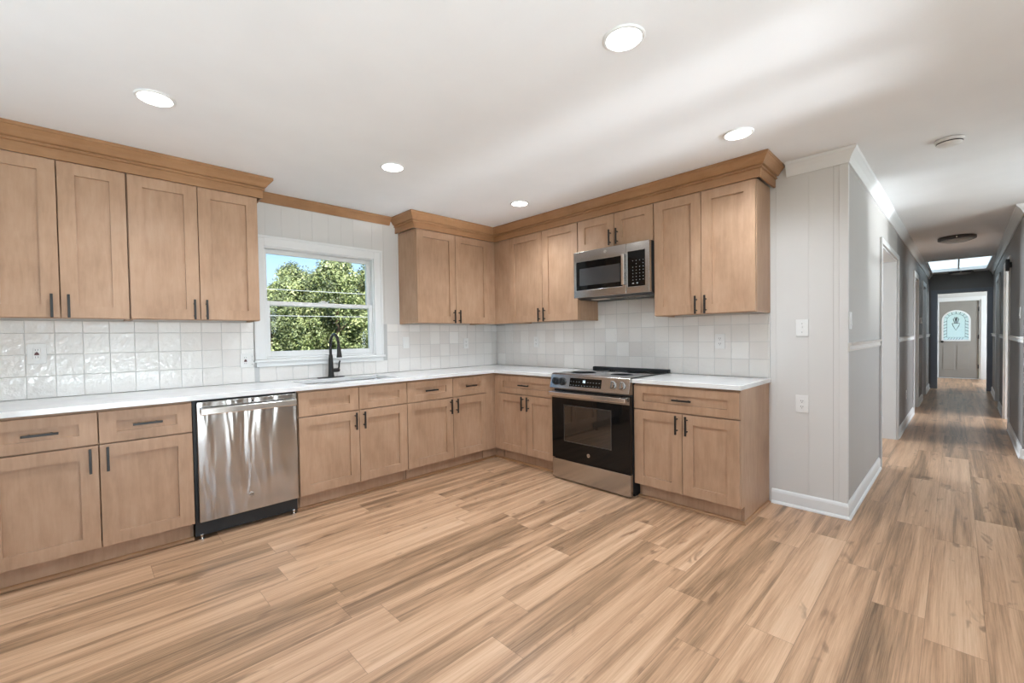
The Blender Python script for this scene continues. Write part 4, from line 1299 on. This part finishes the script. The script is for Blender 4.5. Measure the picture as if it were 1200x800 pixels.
# ------------------------------------------------------------------ ceiling fixtures
CANS = [((-2.023, -2.955), 'lit recessed ceiling light nearest the camera'),
        ((-3.341, -1.165), 'lit recessed ceiling light in front of the left wall cabinets'),
        ((-2.049, -1.164), 'lit recessed ceiling light out from the sink window'),
        ((-0.788, -1.173), 'lit recessed ceiling light nearest the inner cabinet corner'),
        ((-0.771, -2.978), 'lit recessed ceiling light by the right end of the crown molding')]
can = None
for (x, y), lab in CANS:
    if can is None:
        can = thing('recessed_light', lab, 'ceiling light', (x, y, ZC), 0, 'recessed ceiling lights')
        mb = MB(); mb.lathe([(0.084, -0.0004), (0.084, -0.003), (0.079, -0.007), (0.070, -0.007), (0.068, -0.003), (0.068, -0.0004)], n=40)
        obj('trim_ring', mb, WHITE, can, smooth=True)
        mb = MB(); mb.lathe([(0, -0.004), (0.05, -0.0045), (0.0678, -0.0035), (0.0678, -0.0008), (0, -0.0008)], n=40)
        o = obj('led_diffuser', mb, LEDS, can, smooth=True); o['label'] = 'glowing white diffuser'
        d = bpy.data.lights.new('led', 'SPOT'); d.energy = 40; d.color = (0.82, 0.91, 1.0); d.spot_size = R(150); d.spot_blend = 0.9; d.shadow_soft_size = 0.07
        o = bpy.data.objects.new('led_lamp', d); C.objects.link(o); o.parent = can; o.location = (0, 0, -0.02)
    else:
        c = copy_tree(can); c.location = (x, y, ZC); c['label'] = lab

t = thing('smoke_detector', 'white round smoke detector on the ceiling near the hall', 'smoke detector', (0.312, -3.855, ZC))
mb = MB(); mb.lathe([(0.062, -0.0004), (0.068, -0.003), (0.068, -0.018), (0.063, -0.020)], n=32)
obj('base_ring', mb, PLASTIC, t, smooth=True)
mb = MB(); mb.lathe([(0.060, -0.0205), (0.060, -0.028), (0.052, -0.036), (0.030, -0.040), (0, -0.040)], n=32)
obj('cap', mb, PLASTIC, t, smooth=True)
mb = MB(); mb.lathe([(0.0585, -0.0195), (0.0612, -0.0205), (0.0612, -0.026), (0.0585, -0.027)], n=32)
obj('vent_gap', mb, DARKSLOT, t)
DRUM = plain('dark_bronze', (0.11, 0.105, 0.11, 1), 0.4, 0.3)
def flush(label, s, w):
    x, y = hp(s, w)
    t = thing('ceiling_fixture', label, 'ceiling light', (x, y, ZC), HA, 'hall ceiling lights')
    mb = MB(); mb.lathe([(0.16, -0.0004), (0.175, -0.006), (0.175, -0.040), (0.165, -0.046), (0.150, -0.046), (0.150, -0.0004)], n=36)
    obj('drum_ring', mb, DRUM, t, smooth=True)
    mb = MB(); mb.lathe([(0.149, -0.042), (0.140, -0.056), (0.09, -0.072), (0, -0.078), (0, -0.074), (0.09, -0.068), (0.138, -0.050)], n=32)
    obj('glass_bowl', mb, plain('frosted_bowl', (0.55, 0.54, 0.53, 1), 0.25), t, smooth=True)
    for a in (60, 180, 300):
        mb = MB(); mb.lathe([(0.008, 0), (0.011, 0.006), (0.008, 0.014), (0, 0.016)], axis='x', n=10)
        obj('knob', mb, STEELB, t, smooth=True, loc=(0.174 * math.cos(R(a)), 0.174 * math.sin(R(a)), -0.026), rot=(0, 0, R(a)))
    return t
flush('dark round ceiling fixture nearer the kitchen, before the skylight', 4.44, 0.455)
flush('dark round ceiling fixture at the hall end, behind the skylight', 9.22, 0.47)
t = thing('skylight', 'bright pale skylight panel in the hall ceiling', 'skylight', ((6.85 + 8.9) / 2, (-4.30 - 3.54) / 2, ZC))
mb = MB()
L2, W2 = (8.9 - 6.85) / 2, (4.30 - 3.54) / 2
mb.cells([-L2 - 0.05, -L2 + 0.012, L2 - 0.012, L2 + 0.05], [-W2 - 0.05, -W2 + 0.012, W2 - 0.012, W2 + 0.05], lambda x, y: not (abs(x) < L2 - 0.02 and abs(y) < W2 - 0.02), -0.018, -0.0005)
obj('frame', mb, WHITE, t, bevel=0.003)
mb = MB(); mb.box(-L2 + 0.004, L2 - 0.004, -W2 + 0.004, W2 - 0.004, 0.05, 0.06)
o = obj('diffuser_panel', mb, SKYL, t); o['label'] = 'glowing pale blue panel'
mb = MB(); mb.box(-L2 + 0.003, L2 - 0.003, -0.012, 0.012, 0.02, 0.048)
obj('cross_bar', mb, WHITE, t)

# ================================================================== outdoors
mb = MB(); mb.box(-40, 50, -40, 60, -0.62, -0.5)
o = tag(obj('lawn', mb, LAWN), 'green lawn outside the house', 'lawn'); o['kind'] = 'structure'
def tree_mesh(seed, h, rad, n_clump, n_leaf):
    rn = random.Random(seed)
    mb = MB()
    col = mb.bm.loops.layers.color.new('tint')
    for _ in range(n_clump):
        z = h * (0.10 + 0.90 * rn.random() ** 0.9)
        k = z / h
        prof = rad * (1 - max(0, (k - 0.35) / 0.65) ** 1.7) ** 0.6 if k > 0.35 else rad * (0.75 + 0.25 * k / 0.35)
        a = rn.random() * 2 * math.pi
        rr0 = prof * math.sqrt(0.25 + 0.75 * rn.random())
        cpos = Vector((rr0 * math.cos(a), rr0 * math.sin(a), z))
        cr_ = rad * (0.13 + 0.15 * rn.random())
        tone = rn.gauss(0.55, 0.2)
        for _ in range(n_leaf):
            d = Vector((rn.gauss(0, 1), rn.gauss(0, 1), rn.gauss(0, 0.8)))
            if d.length < 1e-4: continue
            d.normalize()
            p = cpos + d * cr_ * (0.55 + 0.5 * rn.random())
            nrm = (d + Vector((rn.gauss(0, .5), rn.gauss(0, .5), rn.gauss(0, .5) + 0.3))).normalized()
            ax = nrm.cross(Vector((rn.gauss(0, 1), rn.gauss(0, 1), rn.gauss(0, 1)))).normalized()
            bx_ = nrm.cross(ax)
            ln, wd = 0.058 * (0.7 + 0.6 * rn.random()), 0.027 * (0.7 + 0.6 * rn.random())
            f = mb.f([mb.v(p - ax * ln), mb.v(p + bx_ * wd), mb.v(p + ax * ln), mb.v(p - bx_ * wd)])
            c = min(1, max(0, tone + rn.gauss(0, 0.12)))
            for lp in f.loops: lp[col] = (c, c, c, 1)
    return mb
def tree(seed, h, rad, label, x, y, nc, nl):
    t = thing('leafy_tree', label, 'tree', (x, y, -0.5), 0, 'trees beyond the window')
    mb = tree_mesh(seed, h, rad, nc, nl)
    me = bpy.data.meshes.new('foliage'); mb.bm.to_mesh(me); mb.bm.free(); me.materials.append(LEAF)
    f = bpy.data.objects.new('foliage', me); C.objects.link(f); f.parent = t
    mb = MB(); mb.tube([(0, 0, 0), (0.03, 0.02, h * 0.3), (-0.02, 0.03, h * 0.6), (0, 0, h * 0.92)], [0.13, 0.10, 0.07, 0.02], 8)
    for k in range(7):
        a = k * 2.4; z = h * (0.25 + 0.09 * k); L = rad * 0.75 * (1 - k * 0.09)
        mb.tube([(0, 0, z), (L * 0.5 * math.cos(a), L * 0.5 * math.sin(a), z + 0.2), (L * math.cos(a), L * math.sin(a), z + 0.5)], [0.045, 0.03, 0.012], 6)
    obj('trunk', mb, BARK, t, smooth=True)
    return t
TL = 'green leafy tree seen through the window'
tA = tree(1, 3.4, 1.35, 'leafy tree at the left of the window view, lower than its neighbours', 0.9, 12.3, 170, 110)
tB = tree(2, 4.75, 1.55, 'tall leafy tree filling the right half of the window view', 3.3, 12.4, 190, 115)
def more(src, label, x, y, rz, sc):
    c = copy_tree(src); c.location = (x, y, -0.5); c.rotation_euler = (0, 0, rz); c.scale = (sc, sc, sc); c['label'] = label
more(tA, 'leafy tree at the right edge of the window view', 5.2, 12.8, 2.0, 1.36)
more(tA, 'smaller leafy tree between the two front trees of the window view', 2.05, 13.9, 4.0, 1.16)
for k, (x, y, rz, sc) in enumerate([(-1.4, 13.0, 1.0, 1.0), (-3.6, 13.2, 2.6, 1.1), (7.4, 13.6, 0.4, 1.15), (1.2, 15.2, 5.0, 0.80), (4.2, 15.4, 3.3, 1.35), (2.7, 15.6, 1.7, 1.0)]):
    more(tB if k % 2 else tA, 'leafy tree in the green row behind the front trees', x, y, rz, sc)
for k, (z, lab) in enumerate(((2.66, 'upper pale utility cable crossing in front of the trees'), (1.94, 'lower pale utility cable crossing in front of the trees'))):
    mb = MB(); mb.tube([(-13, 9, z + 0.2), (-6, 9, z - 0.05), (2, 9, z), (9, 9, z + 0.06), (15, 9, z + 0.3)], 0.009, 6)
    tag(obj('utility_cable', mb, CABLE), lab, 'cable', 'utility cables')
for x, lab in ((-13, 'left utility pole'), (15, 'right utility pole')):
    mb = MB(); mb.lathe([(0.12, 0), (0.10, 4.5), (0, 4.5)], origin=(x, 9, -0.5), n=12)
    tag(obj('utility_pole', mb, BARK), lab + ' carrying the cables outside', 'pole')
